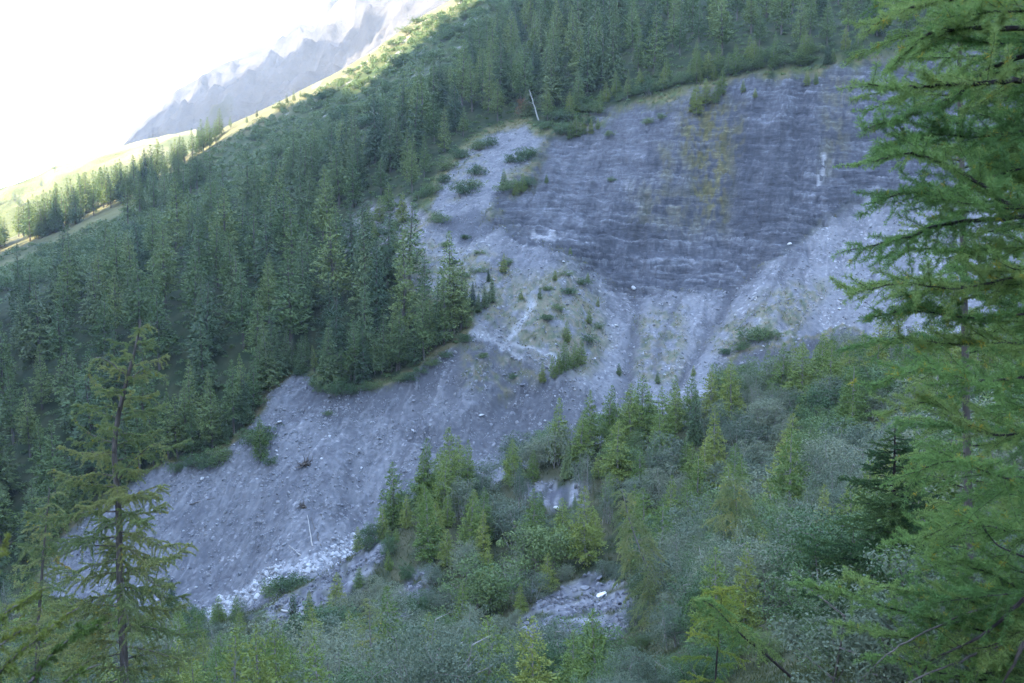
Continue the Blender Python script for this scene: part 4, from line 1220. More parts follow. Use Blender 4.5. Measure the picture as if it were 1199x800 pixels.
def leafy_branch(path, r0, rng, twig_every=.09, twig_len=.4, hang=.5, tuft=.025, nn=10, nl=.028, nw=.0025, start=.15, gold=0.0, twig_r=.0028, wood=True, side_bias=None, bare=0.0):
    """main limb with side twigs and needle rosettes; slots: 0 wood, 1 needles, 2 yellow needles"""
    k = Kit()
    L = np.sum(np.linalg.norm(np.diff(path, axis=0), axis=1))
    n = max(8, int(L / .05)) if L < 6 else int(L / .12)
    n = min(n, 60)
    p = curve(path, n)
    # knobby limb
    k.tube(p + rng.normal(0, r0 * .25, p.shape), r0 * (1 - .82 * np.linspace(0, 1, n)) * rng.uniform(.85, 1.25, n), 5, 0)
    s = np.concatenate([[0], np.cumsum(np.linalg.norm(np.diff(p, axis=0), axis=1))])
    tan = unit(np.gradient(p, axis=0))
    C0, A0 = [], []
    def at_s(q): return np.array([np.interp(q, s, p[:, i]) for i in range(3)]), np.array([np.interp(q, s, tan[:, i]) for i in range(3)])
    q = start * L; sd = 1
    while q < L:
        c, t = at_s(q); f = q / L
        if rng.random() > bare:
            lat = unit(np.cross(t, (0, 0, 1))) * sd; sd = -sd
            d0 = unit(t * rng.uniform(.35, .9) + lat * rng.uniform(.3, 1.0) + np.array((0, 0, rng.uniform(-.55, .65))))
            tl = twig_len * rng.uniform(.35, 1.25) * (1 - .6 * f ** 2) * (.55 + .45 * min(1, f / .25))
            g = np.linspace(0, 1, 6)[:, None]
            tp = c + d0 * tl * g + np.array((0, 0, -1)) * hang * rng.uniform(.1, 1.6) * tl * g ** 2 + rng.normal(0, .02 * tl, (6, 3)) * g
            if wood: k.tube(tp, np.linspace(twig_r, twig_r * .35, 6), 3, 0)
            m = max(2, int(tl / tuft)); gg = np.linspace(.12, 1, m)
            cc = np.stack([np.interp(gg, g[:, 0], tp[:, i]) for i in range(3)], -1)
            C0.append(cc); A0.append(np.repeat(unit(tp[-1] - tp[0])[None], m, 0))
        q += twig_every * rng.uniform(.6, 1.4)
    m = max(3, int(L * (1 - start) / (tuft * 1.3))); qq = np.linspace(start * L, L, m)
    keep = rng.random(m) > bare
    cc = np.stack([np.interp(qq, s, p[:, i]) for i in range(3)], -1)[keep]
    C0.append(cc); A0.append(np.stack([np.interp(qq, s, tan[:, i]) for i in range(3)], -1)[keep])
    C0 = np.concatenate(C0); A0 = np.concatenate(A0)
    if len(C0):
        isg = rng.random(len(C0)) < gold
        if (~isg).any(): needles(k, C0[~isg], A0[~isg], rng, nn, nl, nw, 1)
        if isg.any(): needles(k, C0[isg], A0[isg], rng, nn, nl, nw, 2)
    return k

def tree_thing(name, label, cat, base, trunk_pts, trunk_r, barkm, group=None):
    r = empty(name, base); tag(r, label, cat, group)
    B = np.array(base)
    k = Kit(); p = curve(np.asarray(trunk_pts) - B, 26)
    k.tube(p, np.linspace(trunk_r, trunk_r * .16, 26), 9)
    link('trunk', k.mesh('trunk', [barkm], True), r)
    return r, B

def add_branch(r, B, path, r0, rng, mats, **kw):
    k = leafy_branch(np.asarray(path) - B, r0, rng, **kw)
    return link('branch', k.mesh('branch', mats), r)

def trunk_at(T, z):
    o = np.argsort(T[:, 2]); return np.array([np.interp(z, T[o, 2], T[o, i]) for i in range(3)])

# -- the larch at the left
rng = np.random.default_rng(71)
gz = hit(143, 900, 18)
T = np.array([at(144, 985, 25), at(146, 800, 25), at(141, 700, 25), at(139, 600, 25), at(134, 520, 25), (at(146, 455, 25)), at(158, 410, 25), at(165, 374, 25)])
T[0, 2] = float(ground(T[0, 0], T[0, 1])) - .3
HM = [M_BARK, M_HERO, M_GOLD]
r, B = tree_thing('larch_tree', 'tall yellowish green larch in front of the dark forest, thin crooked top, bare lower trunk', 'larch tree', T[0], T, .135, M_BARK)
ztop, zbot = T[-1, 2], T[1, 2] - 2.2
for i in range(93):
    f = (i + rng.uniform(0, 1)) / 93                      # 0 at the bottom
    z = zbot + (ztop - .25 - zbot) * f ** .92
    c = trunk_at(T, z)
    az = i * 2.4 + rng.normal(0, .35)
    Lb = np.interp(f, [0, .3, .55, .75, .9, 1], [2.3, 2.7, 2.3, 1.7, 1.1, .4]) * rng.uniform(.6, 1.15)
    d = np.array((math.cos(az), math.sin(az), 0))
    up = np.interp(f, [0, .5, 1], [-.05, .05, .45])
    sag = rng.uniform(.04, .27) * (1 - .6 * f)
    pts = [c, c + d * Lb * .35 + np.array((0, 0, (up * .35 - sag * .25) * Lb)), c + d * Lb * .7 + np.array((0, 0, (up * .6 - sag * .85) * Lb)), c + d * Lb + np.array((0, 0, (up * .9 - sag * .95 + .06) * Lb))]
    top = f > .62
    add_branch(r, B, pts, .022 * (.5 + .5 * Lb / 2.2), rng, HM, twig_every=.052 if not top else .060, twig_len=.60 if not top else .40, hang=.55, tuft=.026, nn=12, nl=.050, nw=.015, start=.10, gold=.012 + (.02 if rng.random() < .1 else 0), twig_r=.006, bare=.10 if not top else .18)
for pp in ([(148,440),(128,424),(112,420),(104,436),(112,452)], [(136,520),(112,512),(92,498),(84,482)], [(150,445),(172,432),(190,440),(196,448)], [(140,560),(160,535),(185,520),(196,540)]):
    pts = [at(px, py, 25 - .12 * j) for j, (px, py) in enumerate(pp)]
    add_branch(r, B, pts, .024, rng, HM, twig_every=.06, twig_len=.34, hang=.6, tuft=.034, nn=10, nl=.052, nw=.016, start=.2, gold=.06, twig_r=.006, bare=.12)
g_ = [at(66, 655, 24.2), at(74, 661, 24.2), at(84, 667, 24.2)]
add_branch(r, B, [at(139, 640, 25), at(100, 640, 24.6)] + g_, .018, rng, [M_BARK, M_GOLD, M_GOLD], twig_every=.08, twig_len=.16, hang=.4, tuft=.03, nn=9, nl=.05, nw=.012, start=.72, twig_r=.005)

# -- a second, yellower larch behind it
T2 = np.array([at(40, 900, 33), at(44, 760, 33), at(50, 660, 33), at(58, 572, 33)])
T2[0, 2] = float(ground(T2[0, 0], T2[0, 1])) - .3
r, B = tree_thing('larch_tree', 'shorter yellowing larch just behind the tall crooked larch', 'larch tree', T2[0], T2, .10, M_BARK)
for i in range(56):
    f = (i + rng.uniform(0, 1)) / 56; z = T2[1, 2] - 1.5 + (T2[-1, 2] - .1 - T2[1, 2] + 1.5) * f
    c = trunk_at(T2, z); az = i * 2.4 + rng.normal(0, .3); Lb = (2.3 * (1 - f) + .35) * rng.uniform(.65, 1.1); d = np.array((math.cos(az), math.sin(az), 0))
    sag = rng.uniform(.1, .3)
    add_branch(r, B, [c, c + d * Lb * .5 + np.array((0, 0, -.3 * sag * Lb)), c + d * Lb + np.array((0, 0, (-sag + .15) * Lb))], .018, rng, HM, twig_every=.075, twig_len=.55, hang=.6, tuft=.045, nn=9, nl=.065, nw=.02, start=.1, gold=.03, twig_r=.006)

# -- spruce boughs reaching in at the lower left, from a tree beside the viewer
SM = [M_BARK, leaf_mat('spruce_needles_close', (.075,.120,.024), (.125,.170,.032), (.190,.210,.042), .3, 3.0), M_GOLD]
Ys = 3.5
b0 = at(-520, 900, Ys); b0[2] = float(ground(b0[0], b0[1])) - .2
T3 = np.array([b0, at(-520, 700, Ys), at(-518, 400, Ys), at(-512, -300, Ys), at(-508, -1300, Ys), at(-506, -2600, Ys)])
r, B = tree_thing('spruce_tree', 'spruce close to the viewer, only its yellow green bough tips reach into view', 'spruce tree', T3[0], T3, .11, M_BARK)
for pp in ([(-519,740),(-120,765),(-40,750),(0,722),(58,686)], [(-519,800),(-120,830),(-30,806),(25,762),(92,711)], [(-519,840),(-100,880),(0,835),(55,772),(90,742),(116,731)], [(-519,860),(-60,920),(40,830),(80,795),(117,777)],
           [(-519,660),(-130,690),(-40,672),(14,634)], [(-519,820),(-110,800),(-30,772),(20,742),(46,730)], [(-519,880),(-100,960),(10,880),(60,840),(95,812)]):
    pts = [at(px, py, Ys + .1 * math.sin(j * 2.1) - .05 * j) for j, (px, py) in enumerate(pp)]
    add_branch(r, B, pts, .011, rng, SM, twig_every=.022, twig_len=.12, hang=.6, tuft=.0040, nn=8, nl=.019, nw=.0040, start=.06, twig_r=.002)

for i in range(44):                                   # the rest of its crown, beside and above the view
    z = rng.uniform(-1.6, 9.0); c = trunk_at(T3, z); az = rng.uniform(.5 * math.pi, 1.5 * math.pi) if z < 1.6 else rng.uniform(0, 6.283)
    d = np.array((math.cos(az), math.sin(az), 0)); Lb = (1.7 - .13 * (z + 1.6)) * rng.uniform(.7, 1.1)
    add_branch(r, B, [c, c + d * Lb * .5 + np.array((0, 0, -.06 * Lb)), c + d * Lb + np.array((0, 0, -.14 * Lb))], .012, rng, SM, twig_every=.07, twig_len=.26, hang=.4, tuft=.014, nn=7, nl=.022, nw=.007, start=.12, twig_r=.003)

# -- the larch close at the right: its limbs hang into the picture
rng = np.random.default_rng(83)
NM = [M_BARKD, M_NEAR, M_GOLD]
Y0 = 5.0
bA = at(1330, 800, Y0); bA[2] = float(ground(bA[0], bA[1])) - .2
TA = np.array([bA, at(1326, 600, Y0), at(1322, 300, Y0), at(1316, 0, Y0), at(1312, -400, Y0), at(1312, -1000, Y0), at(1314, -1700, Y0)])
r, B = tree_thing('larch_tree', 'closest larch, dark knobby limbs with fresh green needles, its trunk out of view', 'larch tree', TA[0], TA, .12, M_BARKD)
LIMBS = [[(1318,10),(1199,32),(1140,33),(1092,38),(1062,60),(1040,84)], [(1320,40),(1199,66),(1150,88),(1120,112),(1080,130),(1040,142),(1012,152)], [(1318,70),(1210,92),(1150,96),(1100,100),(1050,104),(1016,98)],
         [(1312,-50),(1180,-15),(1090,4),(1040,18),(1016,38)], [(1322,215),(1199,242),(1150,216),(1100,190),(1060,180),(1020,190)], [(1322,250),(1190,256),(1110,262),(1050,282),(992,294)],
         [(1322,300),(1199,322),(1120,338),(1060,332),(992,344)], [(1322,350),(1160,372),(1070,364),(1016,372)], [(1324,420),(1160,446),(1085,432),(1022,452)], [(1324,470),(1170,510),(1090,472),(1032,486)],
         [(1318,-120),(1200,-60),(1110,-30),(1050,-14)], [(1320,130),(1220,150),(1150,160),(1090,158),(1030,172)], [(1322,190),(1200,196),(1120,226),(1060,226),(1022,238)], [(1322,400),(1190,402),(1110,402),(1050,396)],
         [(1324,540),(1190,560),(1120,540),(1062,556)], [(1325,600),(1199,622),(1130,612),(1080,630)], [(1316,-20),(1220,10),(1160,14),(1110,20)], [(1324,330),(1240,300),(1180,290),(1120,300)]]
for j, pp in enumerate(LIMBS):
    yo = [0, .25, -.3, .45, -.15, .3][j % 6]
    pts = [at(px, py, Y0 + yo * min(1, i / 2) + .06 * math.sin(i * 1.7 + j)) for i, (px, py) in enumerate(pp)]
    add_branch(r, B, pts, .017 if j < 6 else .010, rng, NM, twig_every=.028, twig_len=.36, hang=rng.uniform(-.35, .45), tuft=.013, nn=12, nl=.036, nw=.0042, start=.46 if j < 6 else .30, gold=.012 if j < 6 else .03, twig_r=.0022, bare=.10)
for j in range(58):                                   # the inner, fuller part of the crown
    py0 = rng.uniform(-60, 800); px1 = rng.uniform(1040, 1190); dy = rng.uniform(-30, 50)
    yo = rng.uniform(-.2, 2.2)
    pts = [at(1322, py0, Y0), at(1230, py0 + dy * .3, Y0 + yo * .6), at((1230 + px1) / 2, py0 + dy * .7 + rng.normal(0, 10), Y0 + yo), at(px1, py0 + dy, Y0 + yo * 1.1)]
    add_branch(r, B, pts, .008, rng, NM, twig_every=.034, twig_len=.40, hang=rng.uniform(-.4, .5), tuft=.015, nn=11, nl=.036, nw=.0048, start=.32, gold=.015, twig_r=.0022, bare=.12)
for pp in ([(1325,740),(1230,725),(1199,700),(1110,728),(1042,765),(1005,800)], [(1326,790),(1250,780),(1199,752),(1130,772),(1060,802),(1030,830)], [(1199,700),(1150,745),(1090,775),(1075,812)], [(1199,752),(1180,790),(1160,820)], [(1325,690),(1230,660),(1170,640),(1140,600)]):
    pts = [at(px, py, Y0 + .1 * i % .4) for i, (px, py) in enumerate(pp)]
    add_branch(r, B, pts, .012, rng, [M_BARKD if rng.random() < .6 else M_BARK, M_NEAR, M_GOLD], twig_every=.06, twig_len=.28, hang=.3, tuft=.03, nn=9, nl=.028, nw=.0028, start=.35, twig_r=.0028, bare=.62)
for pp in ([(1326,770),(1180,745),(1080,722),(1000,700),(932,683)], [(1326,790),(1180,772),(1090,752),(1030,742),(975,728)], [(1326,745),(1200,722),(1120,700),(1050,690),(990,676)], [(1326,800),(1200,800),(1110,790),(1050,772),(1010,768)], [(1326,720),(1200,690),(1150,668),(1100,668)]):
    pts = [at(px, py, 5.6 - .12 * i) for i, (px, py) in enumerate(pp)]
    add_branch(r, B, pts, .010, rng, NM, twig_every=.028, twig_len=.24, hang=.05, tuft=.012, nn=12, nl=.026, nw=.0040, start=.35, gold=.01, twig_r=.0022)

for i in range(26):                                   # its crown above and beside the view
    z = rng.uniform(1.9, 9.3); c = trunk_at(TA, z); az = rng.uniform(0, 6.283); d = np.array((math.cos(az), math.sin(az), 0)); Lb = (2.1 - .18 * z) * rng.uniform(.7, 1.1)
    add_branch(r, B, [c, c + d * Lb * .5, c + d * Lb + np.array((0, 0, -.1 * Lb))], .012, rng, NM, twig_every=.07, twig_len=.36, hang=.3, tuft=.03, nn=9, nl=.036, nw=.008, start=.15, twig_r=.003)

# -- the slim larch behind it, trunk showing through
TB = np.array([at(1140, 830, 9.5), at(1134, 600, 9.5), at(1128, 300, 9.5), at(1124, 100, 9.5), at(1120, -120, 9.5), at(1118, -420, 9.5)])
TB[0, 2] = float(ground(TB[0, 0], TB[0, 1])) - .3
r, B = tree_thing('larch_tree', 'slim larch whose dark trunk shows through the hanging boughs of the closest larch', 'larch tree', TB[0], TB, .050, M_BARK)
for i in range(80):
    f = (i + rng.uniform(0, 1)) / 80; z = TB[1, 2] - .9 + (TB[-1, 2] + .9 - TB[1, 2]) * f
    c = trunk_at(TB, z); az = i * 2.4 + rng.normal(0, .3); Lb = 1.15 * min(1, 4 * (1.03 - f)) * rng.uniform(.5, 1.1); d = np.array((math.cos(az), math.sin(az), 0))
    add_branch(r, B, [c, c + d * Lb * .5 + np.array((0, 0, .06 * Lb)), c + d * Lb + np.array((0, 0, -.06 * Lb))], .010, rng, NM, twig_every=.045, twig_len=.36, hang=.35, tuft=.020, nn=11, nl=.038, nw=.007, start=.12, gold=.015, twig_r=.003)

# -- young spruce at the right
TS = np.array([at(1046, 760, 13), at(1046, 640, 13), at(1047, 560, 13), at(1048, 500, 13)])
TS[0, 2] = float(ground(TS[0, 0], TS[0, 1])) - .2
r, B = tree_thing('spruce_tree', 'young dark green spruce in front of pale willows, below the hanging larch boughs', 'spruce tree', TS[0], TS, .05, M_BARKD)
DM = [M_BARKD, leaf_mat('dark_spruce_needles', (.034,.078,.026), (.056,.108,.032), (.084,.138,.038), .3, 3.0), M_GOLD]
for i in range(90):
    f = (i + rng.uniform(0, 1)) / 90; z = TS[1, 2] - 1.2 + (TS[-1, 2] - .05 - TS[1, 2] + 1.2) * f
    c = trunk_at(TS, z); az = i * 2.4 + rng.normal(0, .3); Lb = (1.75 * (1 - f) ** .8 + .1) * rng.uniform(.7, 1.1); d = np.array((math.cos(az), math.sin(az), 0))
    add_branch(r, B, [c, c + d * Lb * .5 + np.array((0, 0, -.02 * Lb)), c + d * Lb + np.array((0, 0, .04 * Lb))], .009, rng, DM, twig_every=.026, twig_len=.30 * (1 - .4 * f), hang=.2, tuft=.014, nn=9, nl=.026, nw=.008, start=.08, twig_r=.003)

# -- leaning larches and small saplings in the middle of the near slope
def small_larch(label, name, pts_px, Y, rad, nb, Lmax, mats, leaf, seed, gold=.02, sag=.25, group=None, cat='young larch', start=.1):
    rng = np.random.default_rng(seed)
    T = np.array([at(px, py, Y) for px, py in pts_px])
    T[0, 2] = min(T[0, 2], float(ground(T[0, 0], T[0, 1])) - .15)
    r, B = tree_thing(name, label, cat, T[0], T, rad, mats[0], group)
    P = curve(T, 60)
    for i in range(nb):
        f = start + (1 - start) * (i + rng.uniform(0, 1)) / nb
        c = P[int(f * 59)]; az = i * 2.4 + rng.normal(0, .4); Lb = (Lmax * (1 - f) ** .8 + .12 * Lmax) * rng.uniform(.6, 1.15); d = np.array((math.cos(az), math.sin(az), 0))
        add_branch(r, B, [c, c + d * Lb * .5 + np.array((0, 0, .05 * Lb)), c + d * Lb + np.array((0, 0, -sag * Lb))], rad * .22, rng, mats, twig_every=leaf * 1.3, twig_len=.34 * Lmax, hang=.6, tuft=leaf * .65, nn=10, nl=leaf, nw=leaf * .30, start=.08, gold=gold, twig_r=rad * .06)
    return r
YM = [M_BARKL, M_HERO, M_GOLD]
small_larch('drooping yellow green larch leaning over the stony patch with the white boulder', 'leaning_larch', [(792,752),(772,696),(752,650),(738,612),(728,572)], 50, .10, 46, 2.3, YM, .085, 91, .01, .5)
small_larch('small bright yellow green larch sapling with a dark stem among the willows', 'larch_sapling', [(836,830),(840,760),(845,700),(848,690)], 16, .022, 22, .85, [M_BARKD, leaf_mat('yellow_green_needles', (.13,.19,.030), (.185,.235,.034), (.235,.255,.040), .35, 2), M_GOLD], .034, 92, .02, .05)
small_larch('dark stemmed larch bent far over to one side beside the yellow green sapling', 'leaning_larch', [(962,826),(905,774),(862,738),(832,708),(806,700)], 15, .030, 30, .62, [M_BARKD, M_NEAR, M_GOLD], .034, 93, .0, .35, start=.35)
small_larch('sparse yellowish sapling with a pale straight stem in front of the grey willows', 'larch_sapling', [(437,850),(435,780),(433,730),(433,700)], 38, .05, 26, 1.25, YM, .07, 94, .03, .0)
small_larch('wispy pale larch standing over the willows beside the young dark spruce', 'larch_tree', [(872,700),(868,640),(862,590),(858,555)], 55, .07, 46, 3.0, YM, .085, 95, .02, .25, cat='larch tree')
# ---------------------------------------------------------------- stones, boulders, drift wood
M_ROCKG = rock_mat('grey_slate', (.085,.087,.098), (.20,.20,.21))
M_ROCKW = rock_mat('white_marble', (.26,.26,.26), (.56,.55,.54), 1.6)
M_RUB = rock_mat('rubble_stone', (.095,.097,.106), (.27,.27,.275), .45)

def ico(sub=1):
    t = (1 + 5 ** .5) / 2
    V = [(-1, t, 0), (1, t, 0), (-1, -t, 0), (1, -t, 0), (0, -1, t), (0, 1, t), (0, -1, -t), (0, 1, -t), (t, 0, -1), (t, 0, 1), (-t, 0, -1), (-t, 0, 1)]
    F = [(0,11,5),(0,5,1),(0,1,7),(0,7,10),(0,10,11),(1,5,9),(5,11,4),(11,10,2),(10,7,6),(7,1,8),(3,9,4),(3,4,2),(3,2,6),(3,6,8),(3,8,9),(4,9,5),(2,4,11),(6,2,10),(8,6,7),(9,8,1)]
    V = [np.array(v, float) / np.linalg.norm(v) for v in V]
    for _ in range(sub):
        mid = {}; G = []
        def m(a, b):
            k = (min(a, b), max(a, b))
            if k not in mid: v = V[a] + V[b]; V.append(v / np.linalg.norm(v)); mid[k] = len(V) - 1
            return mid[k]
        for a, b, c_ in F:
            x, y, z = m(a, b), m(b, c_), m(c_, a); G += [(a, x, z), (b, y, x), (c_, z, y), (x, y, z)]
        F = G
    return np.array(V), np.array(F)

def stone_shape(seed, sub=2, flat=.7, cuts=7):
    rng = np.random.default_rng(seed); V, F = ico(sub)
    for _ in range(cuts):                       # planes shave the ball into facets
        n = unit(rng.normal(size=3)); h = rng.uniform(.42, .82); d = V @ n
        V = V - np.outer(np.maximum(d - h, 0), n)
    V = V * np.array((rng.uniform(.8, 1.25), rng.uniform(.7, 1.0), flat)) + rng.normal(0, .02, V.shape)
    return V, F

STONES = [stone_shape(600 + i, 1, .65, 5) for i in range(6)]
def rubble(name, label, pts, sizes, mat, seed):
    rng = np.random.default_rng(seed); VV = []; FF = []; n = 0
    for p, s in zip(pts, sizes):
        V, F = STONES[rng.integers(6)]
        q = unit(rng.normal(size=4)); w, x, y, z = q
        R = np.array([[1-2*(y*y+z*z), 2*(x*y-z*w), 2*(x*z+y*w)], [2*(x*y+z*w), 1-2*(x*x+z*z), 2*(y*z-x*w)], [2*(x*z-y*w), 2*(y*z+x*w), 1-2*(x*x+y*y)]])
        VV.append(V @ R.T * s + p + (0, 0, s * .18)); FF.append(F + n); n += len(V)
    o = link(name, mesh_np(name, np.concatenate(VV), np.concatenate(FF), [mat])); tag(o, label, 'stones', kind='stuff')

def stony_points(n, field, rmin, rmax, th0, th1, seed, thr=.4):
    rng = np.random.default_rng(seed)
    r = np.sqrt(rng.uniform(rmin ** 2, rmax ** 2, n)); th = np.radians(rng.uniform(th0, th1, n)); x, y = r * np.sin(th), r * np.cos(th)
    w = ground(x, y, MASK[field]); cl = fbm(x / 4, y / 4, 4, 70 + seed) + .3 * fbm(x / 14, y / 14, 3, 80)
    ok = (w > thr) & (rng.random(n) < sstep(-.3, .45, cl))
    x, y = x[ok], y[ok]
    return np.stack([x, y, ground(x, y)], -1)
rng = np.random.default_rng(44)
A = stony_points(44000, 'lower', 138, 215, -29, 8, 1); B_ = stony_points(30000, 'talus', 180, 260, -9, 25, 2); G_ = stony_points(5000, 'gully', 230, 300, -8, 5, 3)
S = np.concatenate([A, B_, G_])
rubble('scree_stones', 'loose grey stones strewn over the scree and the debris fan', S, .07 + .085 * rng.exponential(1, len(S)).clip(0, 5.0), M_RUB, 4)
Bd = stony_points(16000, 'bed', 135, 175, -26, -5, 5, .25)
rubble('torrent_rubble', 'pale rubble filling the torrent bed at the foot of the scree', Bd, .15 + .15 * rng.exponential(1, len(Bd)).clip(0, 3.5), rock_mat('pale_rubble', (.20,.20,.205), (.50,.495,.49), .5), 6)
Rk = stony_points(60000, 'rocky', 50, 145, -22, 12, 7, .35)
rubble('slope_stones', 'broken slate slabs on the stony patches of the near slope', Rk, .06 + .10 * rng.exponential(1, len(Rk)).clip(0, 3.6), rock_mat('dark_slate', (.055,.056,.066), (.19,.19,.20), .6), 8)

BOULD = []
for i in range(5):
    V, F = stone_shape(640 + i, 3, .7, 10)
    V = V + .06 * fbm(V[:, 0] * 3 + V[:, 2], V[:, 1] * 3, 4, i)[:, None] * V
    BOULD.append((V, F))
bm_cache = {}
def boulder(px, py, size_px, mat, label, seed, name='boulder', flat=1.0, ymin=40, group=None):
    p = hit(px, py, ymin)
    if p is None: return
    s = size_px * p[1] / 1050 / 2
    k = (seed % 5, mat.name)
    if k not in bm_cache:
        V, F = BOULD[seed % 5]; bm_cache[k] = mesh_np('boulder', V, F, [mat])
    o = link(name, bm_cache[k]); o.location = p + np.array((0, 0, s * .25)); o.scale = (s, s, s * flat)
    o.rotation_euler = (RNG.normal(0, .3), RNG.normal(0, .3), RNG.uniform(0, 6.28))
    tag(o, label, 'boulder', group)
    if label is None: PLACED.append(dict(o=o, k='boulder', zone='boulder', px=px, py=py, h=size_px, H=s, Y=p[1]))
def streaky_boulder():
    p = hit(705, 702, 50)
    V, F = stone_shape(677, 4, .62, 8)
    r_ = np.random.default_rng(5)
    for _ in range(9):
        n_ = unit(r_.normal(size=3)); h_ = r_.uniform(.38, .62); V = V - np.outer(np.maximum(V @ n_ - h_, 0), n_)
    V = V + .10 * fbm(V[:, 0] * 3.5 + V[:, 2] * 3, V[:, 1] * 5, 4, 9)[:, None] * V
    m, t, out = new_mat('banded_marble')
    tc = N(t, 'ShaderNodeTexCoord'); mp = N(t, 'ShaderNodeMapping'); mp.inputs['Rotation'].default_value = (.4, .5, .6); mp.inputs['Scale'].default_value = (.6, 2.4, 1.2)
    t.links.new(tc.outputs['Object'], mp.inputs[0])
    no = N(t, 'ShaderNodeTexNoise'); no.inputs['Scale'].default_value = 1.5; no.inputs['Detail'].default_value = 5; t.links.new(mp.outputs[0], no.inputs['Vector'])
    col = ramp(t, no.outputs[0], [(.34, (.12,.12,.125)), (.42, (.50,.50,.50)), (.60, (.78,.77,.75))])
    d = N(t, 'ShaderNodeBsdfPrincipled'); d.inputs['Roughness'].default_value = .8; t.links.new(col, d.inputs['Base Color'])
    b = N(t, 'ShaderNodeBump'); b.inputs['Strength'].default_value = .5; b.inputs['Distance'].default_value = .08; t.links.new(no.outputs[0], b.inputs['Height']); t.links.new(b.outputs[0], d.inputs['Normal']); t.links.new(d.outputs[0], out.inputs[0])
    o = link('boulder', mesh_np('boulder', V, F, [m])); s = p[1] / 1050
    o.location = p + np.array((0, 0, .25)); o.scale = (13 * s, 7 * s, 9.5 * s); o.rotation_euler = (.1, math.radians(-38), math.radians(8))
    tag(o, 'large white banded boulder lying on the stony patch of the near slope', 'boulder')
streaky_boulder()
for px, py, sz, m, lab, fl in [
    (694, 729, 12, M_ROCKW, 'small white boulder below the large banded white boulder', .9),
    (686, 690, 15, M_ROCKG, 'dark grey slab uphill beside the large banded white boulder', .5),
    (700, 680, 14, M_ROCKG, 'flat grey slab under the mossy edge above the large white boulder', .45),
    (624, 694, 13, M_ROCKG, 'grey block at the top edge of the stony patch, under a willow', .7),
    (614, 740, 16, M_ROCKG, 'long grey slab at the foot of the stony patch', .5),
    (732, 712, 14, M_ROCKG, 'rounded grey boulder beside the drooping larch, right of the white boulder', .8),
    (628, 770, 14, M_ROCKG, 'grey rock half hidden by willows below the stony patch', .6),
    (652, 598, 11, M_ROCKW, 'pale block at the foot of the stony bank under the young larches', .8),
    (530, 606, 12, M_ROCKW, 'pale boulder among the young larches on the near slope', .7),
    (482, 706, 9, M_ROCKG, 'grey boulder in the small scree patch among the willows', .8),
    (402, 656, 12, M_ROCKW, 'pale boulder beside the torrent, just under the grassy lip', 1.0),
    (326, 497, 11, M_ROCKW, 'flat white slab on the open scree beside the slid larch', .45),
    (237, 563, 7, M_ROCKW, 'white boulder high on the lower scree, alone near the dark wood', .8),
    (243, 560, 5, M_ROCKW, 'smaller white boulder touching the lone one near the dark wood', .8),
    (564, 488, 7, M_ROCKW, 'white boulder in the dark upper part of the lower scree', .7),
    (611, 452, 8, M_ROCKG, 'grey boulder under the end of the pale track', .8),
    (721, 384, 7, M_ROCKW, 'round white boulder in the chute below the rock wall', .9),
    (742, 341, 7, M_ROCKW, 'white block at the very foot of the rock wall', 1.2),
    (753, 339, 6, M_ROCKG, 'dark block beside the white one at the foot of the rock wall', 1.2),
    (260, 705, 10, M_ROCKG, 'dark wet boulder standing in the torrent bed', .9),
    (640, 432, 10, M_ROCKG, 'reddish grey rock where the pale track ends', .6),
    (924, 287, 6, M_ROCKW, 'white boulder on the smooth upper fan near the close larch', .8),
    (983, 364, 6, M_ROCKW, 'pale boulder low on the fan beside the close larch', .8)]:
    boulder(px, py, sz, m, lab, px, flat=fl)
k = 0
for i in range(400):
    px = rng.uniform(205, 990); py = rng.uniform(280, 720)
    p = hit(px, py, 60)
    if p is None or p[1] < 140: continue
    if max(ground(p[0], p[1], MASK[q]) for q in ('lower', 'talus', 'gully')) < .8: continue
    boulder(px, py, rng.uniform(2.6, 5.2), M_ROCKW if rng.random() < .6 else M_ROCKG, None, int(rng.integers(99)), flat=rng.uniform(.5, 1), group='boulders strewn over the scree')
    k += 1
    if k >= 70: break

def log(name, label, cat, px0, px1, rad, mat, ymin=130, lift=.15, limbs=0, seed=0, upright=None):
    rng = np.random.default_rng(seed)
    a = hit(*px0, ymin)
    if upright is not None: b = at(px1[0], px1[1], a[1] + upright)
    else: b = hit(*px1, ymin) + np.array((0, 0, lift))
    a = a + np.array((0, 0, lift * .5 if upright is None else -.3))
    r = empty(name, a); tag(r, label, cat)
    k = Kit(); L = np.linalg.norm(b - a); s = np.linspace(0, 1, 8)[:, None]
    p = (b - a) * s + rng.normal(0, .012 * L, (8, 3)) * np.sin(s * 3.14)
    k.tube(p, np.linspace(rad, rad * .45, 8), 6)
    link('trunk', k.mesh('trunk', [mat], True), r)
    for i in range(limbs):
        c = p[rng.integers(2, 8)]; e = c + unit(rng.normal(size=3) + (0, 0, .4)) * rng.uniform(.1, .22) * L
        k = Kit(); k.tube([c, (c + e) / 2 + rng.normal(0, .05, 3), e], [rad * .35, rad * .2, rad * .08], 4); link('branch', k.mesh('branch', [mat]), r)
log('dead_tree', 'bleached leaning dead trunk at the wood edge above the rock wall', 'dead tree', (631, 141), (620, 106), .28, M_DEAD, 150, upright=1.5, limbs=3, seed=1)
log('fallen_trunk', 'thin fallen trunk hanging below the lower root plate on the scree', 'fallen trunk', (366, 642), (360, 606), .14, M_DEAD, seed=2)
log('fallen_trunk', 'darker fallen stem beside the thin one below the lower root plate', 'fallen trunk', (376, 640), (364, 608), .10, M_BARK, seed=3)
log('fallen_trunk', 'short broken stem lying slantwise low on the scree', 'fallen trunk', (352, 652), (338, 640), .12, M_DEAD, seed=4, limbs=2)
